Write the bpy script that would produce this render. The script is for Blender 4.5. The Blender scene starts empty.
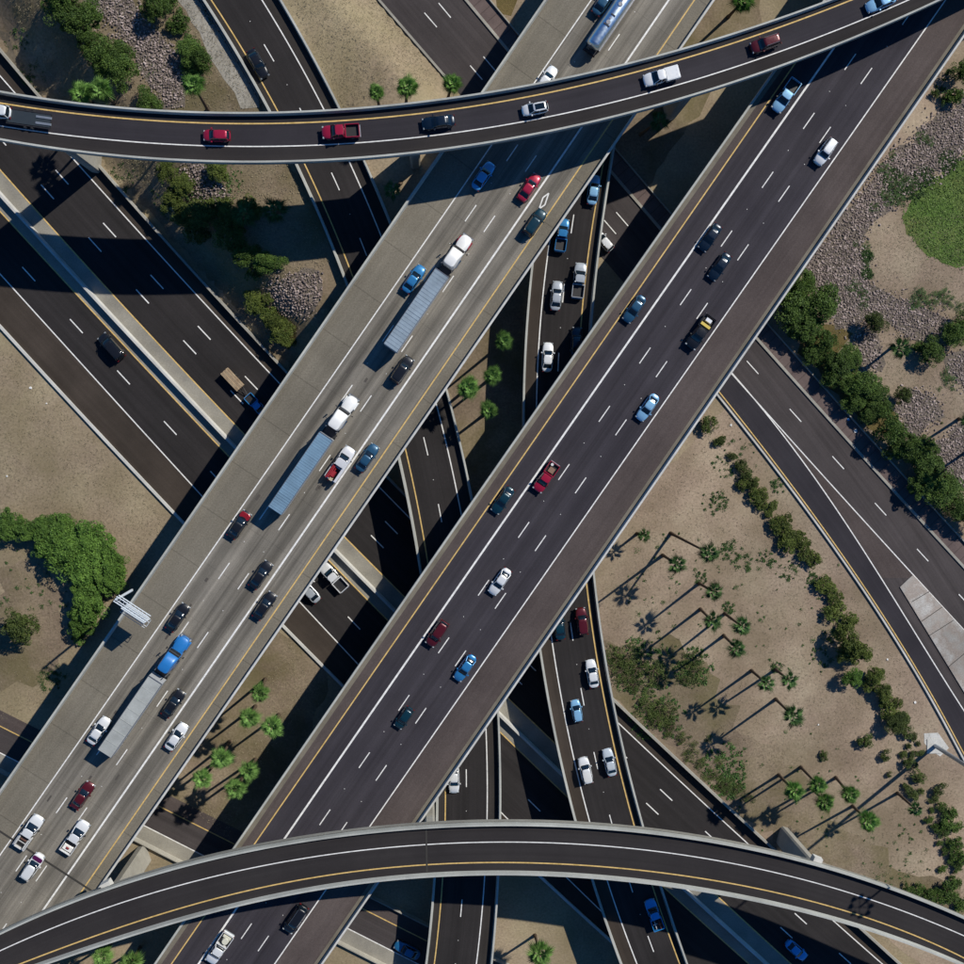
import bpy, math, random
import numpy as np
from mathutils import Vector, Quaternion, Matrix

random.seed(7); RNG = np.random.default_rng(7)
sc = bpy.context.scene
COL = sc.collection

# ---------------------------------------------------------------- camera
FPX, HCAM = 977.0, 180.0           # focal length in photo pixels, height above the lowest road
NX, NY = 430.0, 420.0              # where straight-down falls in the photo (964 px frame)
cam_d = bpy.data.cameras.new('camera'); cam = bpy.data.objects.new('camera', cam_d); COL.objects.link(cam)
cam_d.sensor_width = 36; cam_d.lens = 36 * FPX / 964; cam_d.clip_end = 6000; cam_d.clip_start = 1
cam.location = (0, 0, HCAM)
nad = Vector((NX - 482, -(NY - 482), -FPX)).normalized()
CQ = nad.rotation_difference(Vector((0, 0, -1)))
cam.rotation_mode = 'QUATERNION'; cam.rotation_quaternion = CQ
sc.camera = cam
CR = np.array(CQ.to_matrix())

# ---------------------------------------------------------------- light
SUN_EL = math.radians(40)
SD = Vector((math.cos(math.radians(39.3)), math.sin(math.radians(39.3)), 0))          # towards the sun, on the ground
w = bpy.data.worlds.new('World'); sc.world = w; w.use_nodes = True
nt = w.node_tree; bg = nt.nodes['Background']
sky = nt.nodes.new('ShaderNodeTexSky'); sky.sky_type = 'NISHITA'; sky.sun_disc = False
sky.sun_elevation = SUN_EL; sky.sun_rotation = math.atan2(SD.x, SD.y)
sky.air_density = 1.0; sky.dust_density = 0.3; sky.ozone_density = 2.0
tint = nt.nodes.new('ShaderNodeVectorMath'); tint.operation = 'MULTIPLY'; tint.inputs[1].default_value = (0.24, 0.72, 1.20)
nt.links.new(sky.outputs[0], tint.inputs[0]); nt.links.new(tint.outputs[0], bg.inputs[0]); bg.inputs[1].default_value = 0.066
sun_d = bpy.data.lights.new('sun', 'SUN'); sun = bpy.data.objects.new('sun', sun_d); COL.objects.link(sun)
sun_d.energy = 4.8; sun_d.angle = math.radians(0.53); sun_d.color = (1.0, 0.935, 0.82)
ldir = Vector((-SD.x * math.cos(SUN_EL), -SD.y * math.cos(SUN_EL), -math.sin(SUN_EL)))
sun.rotation_mode = 'QUATERNION'; sun.rotation_quaternion = ldir.to_track_quat('-Z', 'Y'); sun.location = (60, 60, 150)
sc.view_settings.view_transform = 'Standard'; sc.view_settings.look = 'None'
sc.view_settings.exposure = 0.0; sc.view_settings.gamma = 1.0; sc.view_settings.use_curve_mapping = False

# ---------------------------------------------------------------- measuring helpers
OFF = {'R1': (0, 0), 'R2': (240, 0), 'R3': (480, 0), 'R4': (714, 0), 'R5': (0, 240), 'R6': (240, 240), 'R7': (480, 240), 'R8': (714, 240),
       'S1': (0, 480), 'S2': (240, 480), 'S3': (480, 480), 'S4': (714, 480), 'S5': (0, 714), 'S6': (240, 714), 'S7': (480, 714), 'S8': (714, 714)}
KZ = 964 / 250.0
def Z(reg, *v):
    ox, oy = OFF[reg]
    return [(ox + v[i] / KZ, oy + v[i + 1] / KZ) for i in range(0, len(v), 2)]
def P(x, y, z=0.0):
    """survey: the point of the place at height z seen at x, y of the photo"""
    d = CR @ np.array([x - 482.0, -(y - 482.0), -FPX])
    t = (z - HCAM) / d[2]
    return Vector((d[0] * t, d[1] * t, z))

class Line:
    """a smooth curve through surveyed points; axis says which photo axis runs along it"""
    def __init__(s, pts, deg=2, axis='y'):
        a = np.array(pts, float); s.axis = axis
        t = a[:, 1] if axis == 'y' else a[:, 0]; v = a[:, 0] if axis == 'y' else a[:, 1]
        s.t0, s.t1 = t.min(), t.max(); s.m = (s.t0 + s.t1) / 2; s.k = (s.t1 - s.t0) / 2
        s.c = np.polyfit((t - s.m) / s.k, v, deg); s.dc = np.polyder(s.c)
    def px(s, t):
        tc = min(max(t, s.t0), s.t1); q = (tc - s.m) / s.k
        v = np.polyval(s.c, q) + np.polyval(s.dc, q) / s.k * (t - tc)
        return (v, t) if s.axis == 'y' else (t, v)
def mix(l0, l1, f):
    class M:
        axis = l0.axis
        def px(s, t):
            a, b = l0.px(t), l1.px(t)
            return (a[0] * (1 - f) + b[0] * f, a[1] * (1 - f) + b[1] * f)
    return M()
def world(line, ta, tb, zf, n=60, dz=0.0):
    out = []
    for i in range(n + 1):
        t = ta + (tb - ta) * i / n
        z = zf(t) if callable(zf) else zf
        p = P(*line.px(t), z); p.z += dz; out.append(p)
    return out

# ---------------------------------------------------------------- materials
def newmat(name):
    m = bpy.data.materials.new(name); m.use_nodes = True
    return m, m.node_tree, m.node_tree.nodes['Principled BSDF']
def flat(name, c, rough=0.6, metal=0.0, coat=0.0, spec=0.5):
    m, t, b = newmat(name)
    b.inputs['Base Color'].default_value = (*c, 1); b.inputs['Roughness'].default_value = rough
    b.inputs['Metallic'].default_value = metal; b.inputs['Coat Weight'].default_value = coat
    b.inputs['Specular IOR Level'].default_value = spec
    # slight grime so that no surface is perfectly even
    g = t.nodes.new('ShaderNodeNewGeometry'); n = t.nodes.new('ShaderNodeTexNoise'); n.inputs['Scale'].default_value = 2.2; n.inputs['Detail'].default_value = 4
    r = t.nodes.new('ShaderNodeMapRange'); r.inputs[1].default_value = 0.3; r.inputs[2].default_value = 0.75; r.inputs[3].default_value = rough * 0.9; r.inputs[4].default_value = min(1, rough * 1.15)
    t.links.new(g.outputs['Position'], n.inputs['Vector']); t.links.new(n.outputs['Fac'], r.inputs[0]); t.links.new(r.outputs[0], b.inputs['Roughness'])
    return m
def rgb(c, k=1.0): return (c[0] * k, c[1] * k, c[2] * k, 1)
def noise_mat(name, stops, scale, rough=0.9, bump=0.3, fine=20.0, fine_amt=0.35, uv=None, lanes=None, tint=None, streak=None, bdist=0.05, big=None, joints=None, spec=0.3, vor=None):
    """colour from layered noise: stops = list of (pos, colour); streak=(su,sv,amount) stretched along the road in UV metres;
    big=(scale, amount) broad patches; joints=(every m, width, dark) transverse seams"""
    m, t, b = newmat(name); N = t.nodes; L = t.links
    b.inputs['Roughness'].default_value = rough; b.inputs['Specular IOR Level'].default_value = spec
    g = N.new('ShaderNodeNewGeometry')
    def noise(vec, s, det=6, ro=0.6):
        n = N.new('ShaderNodeTexNoise'); n.inputs['Scale'].default_value = s; n.inputs['Detail'].default_value = det; n.inputs['Roughness'].default_value = ro
        L.new(vec, n.inputs['Vector']); return n.outputs['Fac']
    pos = g.outputs['Position']
    n1 = noise(pos, scale)
    cr = N.new('ShaderNodeValToRGB'); e = cr.color_ramp.elements
    e[0].position = stops[0][0]; e[0].color = rgb(stops[0][1]); e[1].position = stops[-1][0]; e[1].color = rgb(stops[-1][1])
    for p, c in stops[1:-1]:
        q = e.new(p); q.color = rgb(c)
    L.new(n1, cr.inputs[0]); colr = cr.outputs[0]
    def mul(col, fac, lo, hi, amt_lo, amt_hi):
        r = N.new('ShaderNodeMapRange'); r.inputs[1].default_value = lo; r.inputs[2].default_value = hi; r.inputs[3].default_value = amt_lo; r.inputs[4].default_value = amt_hi
        L.new(fac, r.inputs[0]); mm = N.new('ShaderNodeVectorMath'); mm.operation = 'SCALE'
        L.new(col, mm.inputs[0]); L.new(r.outputs[0], mm.inputs['Scale']); return mm.outputs[0]
    nf = noise(pos, fine, 3, 0.7)
    colr = mul(colr, nf, 0.25, 0.75, 1 - fine_amt, 1 + fine_amt)
    if tint:
        nt_ = noise(pos, tint[0], 5, .65); rr_ = N.new('ShaderNodeMapRange'); rr_.inputs[1].default_value = .42; rr_.inputs[2].default_value = .62; rr_.inputs[4].default_value = tint[2]; L.new(nt_, rr_.inputs[0])
        mx = N.new('ShaderNodeMix'); mx.data_type = 'RGBA'; L.new(rr_.outputs[0], mx.inputs[0]); L.new(colr, mx.inputs[6]); mx.inputs[7].default_value = rgb(tint[1]); colr = mx.outputs[2]
    if big:
        nb = noise(pos, big[0], 3, 0.5); colr = mul(colr, nb, 0.3, 0.7, 1 - big[1], 1 + big[1])
    if streak or joints or lanes:
        uvn = N.new('ShaderNodeUVMap'); uvn.uv_map = 'UVMap'
    if streak:
        mp = N.new('ShaderNodeMapping'); mp.inputs['Scale'].default_value = (streak[0], streak[1], 1)
        L.new(uvn.outputs[0], mp.inputs[0]); ns = noise(mp.outputs[0], 1.0, 5, 0.65)
        colr = mul(colr, ns, 0.3, 0.7, 1 - streak[2], 1 + streak[2])
    if lanes:
        sl = N.new('ShaderNodeSeparateXYZ'); L.new(uvn.outputs[0], sl.inputs[0])
        pp = N.new('ShaderNodeMath'); pp.operation = 'PINGPONG'; pp.inputs[1].default_value = lanes[0] / 2; L.new(sl.outputs[1], pp.inputs[0])
        wb = noise(pos, .15, 3); am = N.new('ShaderNodeMath'); am.operation = 'MULTIPLY_ADD'; am.inputs[1].default_value = 1.6; L.new(wb, am.inputs[0]); L.new(pp.outputs[0], am.inputs[2])
        colr = mul(colr, am.outputs[0], .8 + .35, .8 + 1.25, 1 + lanes[1] * .5, 1 - lanes[1])
    if joints:
        sx = N.new('ShaderNodeSeparateXYZ'); L.new(uvn.outputs[0], sx.inputs[0])
        md = N.new('ShaderNodeMath'); md.operation = 'PINGPONG'; md.inputs[1].default_value = joints[0] / 2; L.new(sx.outputs[0], md.inputs[0])
        colr = mul(colr, md.outputs[0], joints[1] * .5, joints[1], joints[2], 1.0)
    if vor:
        v = N.new('ShaderNodeTexVoronoi'); v.inputs['Scale'].default_value = vor[0]; L.new(pos, v.inputs['Vector'])
        s2 = N.new('ShaderNodeSeparateColor'); L.new(v.outputs['Color'], s2.inputs[0]); colr = mul(colr, s2.outputs[0], 0, 1, 1 - vor[1], 1 + vor[1])
    L.new(colr, b.inputs['Base Color'])
    if bump:
        bp = N.new('ShaderNodeBump'); bp.inputs['Strength'].default_value = bump; bp.inputs['Distance'].default_value = bdist
        L.new(nf, bp.inputs['Height']); L.new(bp.outputs[0], b.inputs['Normal'])
    return m

M = {}
M['asphalt'] = noise_mat('asphalt', [(.3, (.037, .034, .042)), (.7, (.052, .048, .057))], 0.08, .9, .15, 8, .26, lanes=(3.6, .10), streak=(.012, 1.1, .22), spec=.1)
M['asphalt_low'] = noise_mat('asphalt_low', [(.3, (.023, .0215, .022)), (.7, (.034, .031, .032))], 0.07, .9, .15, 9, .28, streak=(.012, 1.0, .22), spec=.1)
M['asphalt_new'] = noise_mat('asphalt_new', [(.3, (.030, .028, .034)), (.7, (.042, .039, .046))], 0.1, .9, .1, 9, .16, streak=(.01, 1.2, .14), spec=.1)
M['asphalt_fly'] = noise_mat('asphalt_flyover', [(.3, (.026, .0235, .025)), (.7, (.036, .033, .034))], 0.1, .9, .1, 9, .16, streak=(.01, 1.2, .14), spec=.1)
M['asphalt_street'] = noise_mat('asphalt_street', [(.3, (.050, .044, .045)), (.7, (.072, .063, .064))], 0.08, .9, .15, 8, .2, streak=(.015, .9, .25), big=(.03, .12), spec=.1)
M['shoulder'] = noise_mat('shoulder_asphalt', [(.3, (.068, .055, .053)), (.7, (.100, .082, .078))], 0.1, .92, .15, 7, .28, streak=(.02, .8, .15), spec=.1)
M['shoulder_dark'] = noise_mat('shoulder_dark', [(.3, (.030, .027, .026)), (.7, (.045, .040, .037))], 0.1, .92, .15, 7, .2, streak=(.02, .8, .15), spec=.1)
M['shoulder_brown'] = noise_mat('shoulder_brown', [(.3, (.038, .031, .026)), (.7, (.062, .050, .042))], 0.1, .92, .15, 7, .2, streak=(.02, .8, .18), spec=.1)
M['deck_conc'] = noise_mat('deck_concrete', [(.25, (.140, .126, .100)), (.6, (.182, .165, .132)), (.8, (.228, .208, .170))], 0.12, .9, .12, 4, .28, streak=(.02, .7, .13), joints=(9, .12, .74), big=(.05, .07), spec=.25)
M['lane_conc'] = noise_mat('lane_concrete', [(.25, (.138, .128, .112)), (.75, (.212, .195, .166))], 0.12, .9, .12, 6, .24, lanes=(3.62, .19), streak=(.010, .85, .46), joints=(9, .09, .86), big=(.04, .1), spec=.25)
M['concrete'] = noise_mat('concrete', [(.3, (.26, .25, .22)), (.7, (.36, .35, .31))], 0.3, .88, .2, 5, .18, big=(.08, .12), spec=.3)
M['concrete_lite'] = noise_mat('concrete_light', [(.3, (.42, .42, .40)), (.7, (.58, .58, .56))], 0.3, .85, .2, 5, .15, big=(.08, .1), spec=.3)
M['parapet'] = noise_mat('parapet_concrete', [(.3, (.33, .34, .32)), (.7, (.45, .46, .43))], 0.25, .85, .2, 5, .15, big=(.08, .12), spec=.3)
M['strip'] = noise_mat('edge_strip', [(.3, (.125, .112, .088)), (.7, (.19, .172, .14))], 0.3, .9, .2, 6, .15, spec=.3)
M['median'] = noise_mat('median_concrete', [(.3, (.21, .20, .175)), (.7, (.30, .285, .245))], 0.2, .9, .2, 5, .2, big=(.05, .15))
M['white'] = noise_mat('white_paint', [(.35, (.62, .62, .61)), (.6, (.80, .80, .78))], 1.5, .7, 0, 6, .12)
M['yellow'] = noise_mat('yellow_paint', [(.35, (.50, .34, .11)), (.6, (.66, .46, .18))], 1.5, .7, 0, 6, .12)
M['joint'] = flat('joint_rubber', (.035, .033, .03), .9)
M['dirt'] = noise_mat('dirt', [(.28, (.220, .172, .122)), (.5, (.290, .232, .163)), (.72, (.340, .286, .190))], 0.09, .97, .6, 2.4, .30, big=(.02, .18), tint=(.05, (.175, .150, .075), .5), spec=.15)
M['dirt_right'] = noise_mat('dirt_right', [(.28, (.212, .158, .120)), (.5, (.296, .230, .172)), (.75, (.355, .298, .215))], 0.08, .97, .6, 2.4, .30, big=(.025, .22), tint=(.045, (.155, .125, .075), .55), spec=.15)
M['dirt_brown'] = noise_mat('dirt_brown', [(.28, (.135, .102, .076)), (.5, (.205, .160, .116)), (.75, (.275, .225, .155))], 0.1, .97, .6, 2.4, .34, tint=(.07, (.105, .095, .035), .6), big=(.03, .2), spec=.15)
M['dirt_grey'] = noise_mat('dirt_grey', [(.3, (.21, .195, .165)), (.7, (.32, .305, .27))], 0.12, .97, .5, 2.5, .3, big=(.04, .2), spec=.15)
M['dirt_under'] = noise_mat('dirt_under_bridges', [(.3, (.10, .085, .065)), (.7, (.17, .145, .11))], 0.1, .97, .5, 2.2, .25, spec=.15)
M['gravel'] = noise_mat('gravel_bed', [(.3, (.10, .085, .072)), (.7, (.19, .16, .135))], 0.4, .97, .6, 3.5, .5, spec=.15)
M['rock'] = noise_mat('riprap_stone', [(.25, (.14, .112, .106)), (.5, (.27, .218, .202)), (.75, (.46, .39, .36))], 1.1, .92, .3, 6, .15, vor=(2.2, .55), spec=.1)
M['grass'] = noise_mat('lawn', [(.25, (.050, .096, .020)), (.5, (.078, .135, .030)), (.78, (.13, .155, .05))], 0.22, .95, .9, 3, .5, big=(.06, .28), tint=(.08, (.14, .115, .055), .4), bdist=.12, spec=.15)
M['drygrass'] = noise_mat('dry_grass', [(.25, (.085, .072, .025)), (.75, (.17, .125, .055))], 0.4, .95, .8, 5, .4, bdist=.1, spec=.15)
M['paver'] = noise_mat('sidewalk_pavers', [(.3, (.105, .080, .078)), (.7, (.155, .120, .112))], 0.3, .9, .3, 6, .2, joints=(1.8, .12, .7), spec=.1)
M['trunk'] = noise_mat('palm_bark', [(.3, (.055, .038, .026)), (.7, (.12, .088, .06))], 1.5, .95, .5, 7, .3)
M['bark'] = noise_mat('bark', [(.3, (.05, .036, .025)), (.7, (.11, .08, .055))], 1.5, .95, .5, 7, .3)
M['steel'] = flat('galvanised_steel', (.42, .45, .48), .4, .7)
M['dkmetal'] = flat('dark_metal', (.03, .03, .035), .5, .4)
M['tyre'] = flat('tyre_rubber', (.018, .018, .018), .85)
M['rim'] = flat('wheel_alloy', (.35, .35, .36), .35, .8)
M['glass'] = flat('car_glass', (.006, .012, .02), .12, 0, .6)
M['lamp'] = flat('headlamp', (.30, .33, .36), .3, 0, .2)
M['tail'] = flat('tail_lamp', (.14, .006, .006), .3, 0, .5)
M['black_trim'] = flat('black_trim', (.015, .015, .017), .6)
M['chrome'] = flat('polished_tank', (.72, .85, .95), .32, 1.0)
def leafmat(name, a, b2, var=.35):
    m, t, b = newmat(name); N = t.nodes; L = t.links
    g = N.new('ShaderNodeNewGeometry'); n = N.new('ShaderNodeTexNoise'); n.inputs['Scale'].default_value = .9; n.inputs['Detail'].default_value = 4
    L.new(g.outputs['Position'], n.inputs['Vector'])
    ri = g.outputs['Random Per Island']; ad = N.new('ShaderNodeMath'); ad.operation = 'MULTIPLY_ADD'; ad.inputs[1].default_value = var
    L.new(ri, ad.inputs[0]); L.new(n.outputs['Fac'], ad.inputs[2])
    cr = N.new('ShaderNodeValToRGB'); cr.color_ramp.elements[0].position = .35; cr.color_ramp.elements[0].color = rgb(a); cr.color_ramp.elements[1].position = .95; cr.color_ramp.elements[1].color = rgb(b2)
    L.new(ad.outputs[0], cr.inputs[0])
    oi = N.new('ShaderNodeObjectInfo'); mr = N.new('ShaderNodeMapRange'); mr.inputs[3].default_value = .8; mr.inputs[4].default_value = 1.2; L.new(oi.outputs['Random'], mr.inputs[0])
    vm = N.new('ShaderNodeVectorMath'); vm.operation = 'SCALE'; L.new(cr.outputs[0], vm.inputs[0]); L.new(mr.outputs[0], vm.inputs['Scale'])
    L.new(vm.outputs[0], b.inputs['Base Color']); b.inputs['Roughness'].default_value = .65; b.inputs['Specular IOR Level'].default_value = .25
    return m
M['leaf_dark'] = leafmat('leaf_dark', (.016, .044, .008), (.098, .165, .030))
M['leaf_hedge'] = leafmat('leaf_bright', (.018, .056, .008), (.125, .23, .04))
M['leaf_olive'] = leafmat('leaf_olive', (.020, .038, .009), (.096, .130, .032))
M['leaf_yellow'] = leafmat('leaf_yellowish', (.026, .050, .009), (.13, .165, .034))
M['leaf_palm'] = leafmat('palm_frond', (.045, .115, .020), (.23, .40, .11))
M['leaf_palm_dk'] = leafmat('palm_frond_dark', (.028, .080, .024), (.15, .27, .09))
M['leaf_dead'] = leafmat('palm_dead_frond', (.07, .05, .028), (.16, .12, .07))
M['weed'] = leafmat('weed_leaf', (.030, .070, .018), (.08, .145, .04))
_paint = {}
def paint(c, rough=.3, metal=.25):
    k = (c, rough, metal)
    if k not in _paint: _paint[k] = flat('car_paint', c, rough, metal, .7)
    return _paint[k]

# ---------------------------------------------------------------- object helpers
def tag(o, label=None, cat=None, group=None, kind=None):
    if label: o['label'] = label
    if cat: o['category'] = cat
    if group: o['group'] = group
    if kind: o['kind'] = kind
    return o
def empty(name, loc=(0, 0, 0), rz=0.0, **k):
    o = bpy.data.objects.new(name, None); COL.objects.link(o); o.location = loc; o.rotation_euler = (0, 0, rz); o.empty_display_size = .5
    return tag(o, **k)
def mesh(name, V, F, mat, parent=None, smooth=None, uv=None, mats=None, mi=None):
    me = bpy.data.meshes.new(name); me.from_pydata([tuple(v) for v in V], [], F)
    for m_ in (mats or [mat]): me.materials.append(m_)
    if mi is not None: me.polygons.foreach_set('material_index', mi)
    if uv is not None:
        ul = me.uv_layers.new(name='UVMap'); idx = np.empty(len(me.loops), int); me.loops.foreach_get('vertex_index', idx)
        ul.data.foreach_set('uv', np.array(uv, float)[idx].ravel())
    me.validate(); me.update()
    if smooth is not None:
        me.shade_smooth()
        if smooth < 180: me.set_sharp_from_angle(angle=math.radians(smooth))
    o = bpy.data.objects.new(name, me); COL.objects.link(o); o.parent = parent
    return o
class MB:
    def __init__(s): s.V = []; s.F = []
    def add(s, V, F):
        k = len(s.V); s.V += [tuple(v) for v in V]; s.F += [tuple(i + k for i in f) for f in F]; return s
    def box(s, x0, x1, y0, y1, z0, z1, taper=(0, 0)):
        tx, ty = taper
        V = [(x0, y0, z0), (x1, y0, z0), (x1, y1, z0), (x0, y1, z0), (x0 + tx, y0 + ty, z1), (x1 - tx, y0 + ty, z1), (x1 - tx, y1 - ty, z1), (x0 + tx, y1 - ty, z1)]
        return s.add(V, [(3, 2, 1, 0), (4, 5, 6, 7), (0, 1, 5, 4), (1, 2, 6, 5), (2, 3, 7, 6), (3, 0, 4, 7)])
    def tube(s, a, b, r0, r1=None, n=8, cap=True):
        a = Vector(a); b = Vector(b); r1 = r0 if r1 is None else r1; d = (b - a).normalized()
        u = d.orthogonal().normalized(); v = d.cross(u)
        V = [a + (u * math.cos(2 * math.pi * i / n) + v * math.sin(2 * math.pi * i / n)) * r0 for i in range(n)] + \
            [b + (u * math.cos(2 * math.pi * i / n) + v * math.sin(2 * math.pi * i / n)) * r1 for i in range(n)]
        F = [(i, (i + 1) % n, n + (i + 1) % n, n + i) for i in range(n)]
        if cap: F += [tuple(range(n))[::-1], tuple(range(n, 2 * n))]
        return s.add(V, F)
    def loft(s, rings, cap0=True, cap1=True):
        n = len(rings[0]); V = [p for r in rings for p in r]; F = []
        for k in range(len(rings) - 1):
            for i in range(n):
                j = (i + 1) % n; F.append((k * n + i, k * n + j, (k + 1) * n + j, (k + 1) * n + i))
        if cap0: F.append(tuple(range(n))[::-1])
        if cap1: F.append(tuple(range((len(rings) - 1) * n, len(rings) * n)))
        return s.add(V, F)
    def build(s, name, mat, parent=None, smooth=None): return mesh(name, s.V, s.F, mat, parent, smooth)
def normals2d(pts):
    out = []
    for i in range(len(pts)):
        d = pts[min(i + 1, len(pts) - 1)] - pts[max(i - 1, 0)]; d.z = 0; d.normalize(); out.append(Vector((d.y, -d.x, 0)))   # right of travel
    return out
def sweep(name, pts, prof, mat, parent=None, closed=True, smooth=None):
    """prof: list of (offset to the right, height) swept along pts"""
    nn = normals2d(pts); V = []; UV = []; acc = 0
    for i, (p, n_) in enumerate(zip(pts, nn)):
        if i: acc += (p - pts[i - 1]).length
        for o_, h in prof: V.append(p + n_ * o_ + Vector((0, 0, h))); UV.append((acc, o_))
    k = len(prof); F = []
    for i in range(len(pts) - 1):
        for j in range(k if closed else k - 1):
            a = i * k + j; b = i * k + (j + 1) % k; F.append((a, b, b + k, a + k))
    if closed: F += [tuple(range(k))[::-1], tuple(range((len(pts) - 1) * k, len(pts) * k))]
    return mesh(name, V, F, mat, parent, smooth, uv=UV)
def ribbon(name, L, R, mat, parent=None, dz=0.0, cols=6):
    """sheet between two world polylines, UV in metres along / across"""
    V = []; UV = []; acc = 0; F = []
    for i in range(len(L)):
        if i: acc += ((L[i] + R[i]) / 2 - (L[i - 1] + R[i - 1]) / 2).length
        d = (L[min(i + 1, len(L) - 1)] - L[max(i - 1, 0)]); d.z = 0; d.normalize(); cr = R[i] - L[i]
        wd = abs(cr.x * d.y - cr.y * d.x); sk = cr.dot(d)
        for j in range(cols + 1):
            f = j / cols; p = L[i].lerp(R[i], f); V.append((p.x, p.y, p.z + dz)); UV.append((acc + sk * (f - .5), wd * f))
    for i in range(len(L) - 1):
        for j in range(cols):
            a = i * (cols + 1) + j; F.append((a, a + 1, a + cols + 2, a + cols + 1))
    return mesh(name, V, F, mat, parent, uv=UV)
def resample(pts, step):
    out = [pts[0].copy()]; acc = 0
    for a, b in zip(pts, pts[1:]):
        L_ = (b - a).length; s = step - acc
        while s <= L_: out.append(a.lerp(b, s / L_)); s += step
        acc = (acc + L_) % step if L_ else acc
        acc = L_ - (s - step)
    return out
def stripe(name, pts, wdt, mat, parent, dz, segs=None):
    V = []; F = []; nn = normals2d(pts)
    def strip(ps, ns):
        k = len(V)
        for p, n_ in zip(ps, ns):
            a = p - n_ * wdt / 2; b = p + n_ * wdt / 2; V.append((a.x, a.y, a.z + dz)); V.append((b.x, b.y, b.z + dz))
        for i in range(len(ps) - 1): F.append((k + 2 * i, k + 2 * i + 1, k + 2 * i + 3, k + 2 * i + 2))
    if segs is None: strip(pts, nn)
    else:
        cum = [0]
        for a, b in zip(pts, pts[1:]): cum.append(cum[-1] + (b - a).length)
        def at(s):
            s = min(max(s, 0), cum[-1]); i = max(0, min(len(pts) - 2, int(np.searchsorted(cum, s) - 1)))
            f = (s - cum[i]) / max(1e-6, cum[i + 1] - cum[i]); return pts[i].lerp(pts[i + 1], f), nn[i].lerp(nn[i + 1], f)
        for s0, s1 in segs:
            if s1 < 0 or s0 > cum[-1]: continue
            q = [at(s0), at((s0 + s1) / 2), at(s1)]; strip([x[0] for x in q], [x[1] for x in q])
    return V, F
def dash_segs(pts, anchor, period=12.19, ln=3.3):
    cum = [0]; best = (1e9, 0)
    for a, b in zip(pts, pts[1:]): cum.append(cum[-1] + (b - a).length)
    for i in range(len(pts) - 1):
        d = pts[i + 1] - pts[i]; f = max(0, min(1, (anchor - pts[i]).dot(d) / d.length_squared)); q = pts[i].lerp(pts[i + 1], f); e = (q - anchor).length
        if e < best[0]: best = (e, cum[i] + d.length * f)
    s = best[1] % period; return [(s + k * period - ln / 2, s + k * period + ln / 2) for k in range(-1, int(cum[-1] / period) + 1)]
def marks(name, items, mat, parent):
    V = []; F = []
    for v, f in items:
        k = len(V); V += v; F += [tuple(i + k for i in x) for x in f]
    return mesh(name, V, F, mat, parent)

# ---------------------------------------------------------------- surveyed lines
A = dict(
 L=Line([(0, 792), (53, 714), (41.5, 730), (215, 480), (240, 445), (381, 240), (372, 250), (408.6, 199.7), (442, 153), (480, 93), (545, 0)]),
 R=Line([(716, 0), (681, 49), (607, 155.6), (542, 250), (480, 342), (490, 325.6), (377.4, 489), (384, 480), (240, 687), (250, 673), (211, 730), (221.7, 714), (103.7, 882.6)]),
 w=Line([(591.5, 0), (532, 85.6), (456.5, 196), (419, 250), (426.7, 240), (253, 490), (250, 495.6), (87, 730), (98.5, 714), (0, 855)]),
 h=Line([(669, 0), (624, 65), (581, 130), (497, 250), (490, 261), (331, 490), (338.5, 480), (240, 622.6), (250, 607), (178.7, 730), (176, 714), (39, 911)]),
 y=Line([(695, 0), (656, 56), (611, 124), (523, 250), (530.6, 240), (480, 314), (490, 298), (357, 490), (366, 480), (240, 659), (204.6, 730), (202, 714), (114, 843)]))
A['y'] = Line([(695, 0), (656, 56), (523, 250), (530.6, 240), (480, 314), (490, 298.4), (356.7, 490), (366, 480), (240, 659), (250, 643.4), (204.6, 730), (202, 714), (74, 898)])
B = dict(
 L=Line([(730, 129.7), (648.6, 250), (770, 75), (714, 155.6), (654, 240), (480, 484), (485, 480), (314, 730), (328, 714), (240, 836), (181.5, 921.5), (153, 964)]),
 R=Line([(964, 33.7), (815, 250), (825.5, 240), (716.6, 395.6), (730, 372), (648.6, 490), (656, 480), (480, 735.4), (490, 720.5), (419, 823), (369.7, 893), (323, 964)]),
 y=Line([(792, 66), (714, 181.5), (730, 158), (666.7, 250), (673, 240), (499.5, 490), (490, 502), (333, 730), (345, 714), (253, 846), (206, 915), (171, 964)]),
 h=Line([(830.7, 52), (714, 220.4), (730, 196), (692.6, 250), (700, 240), (524, 490), (533, 480), (480, 555), (490, 538), (360.6, 730), (372, 714), (283, 841), (237, 907), (198, 964)]),
 w=Line([(944.8, 0), (771, 250), (779, 240), (714, 332), (730, 308.7), (602, 490), (609.7, 480), (480, 666.7), (490, 652.5), (437, 730), (447.5, 714), (369.7, 828), (328, 888), (273.7, 964)]))
F1 = dict(
 T=Line([(0, 92), (50.6, 99.8), (116.7, 109), (170, 112), (240, 113.2), (341, 110), (419, 103), (490, 94), (581, 75), (661.5, 55.8), (714, 40), (832, 0)], 4, 'x'),
 B=Line([(0, 141), (88, 155.6), (166, 161), (245, 163), (364.5, 160), (437, 153), (480, 146.5), (612, 119), (714, 88.5), (779, 69), (833, 49.5), (942, 0)], 4, 'x'),
 y=Line([(0, 103), (78, 114), (155.6, 120.6), (245, 123.6), (331, 121), (421.5, 114), (485, 105.5), (584, 83), (661.5, 65), (720, 48.5), (851, 0)], 4, 'x'),
 w=Line([(0, 126), (65, 135), (155.6, 143), (245, 146.5), (357, 143), (485, 129.5), (571, 111.5), (661.5, 88), (720, 72), (818, 39), (907, 0)], 4, 'x'))
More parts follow.
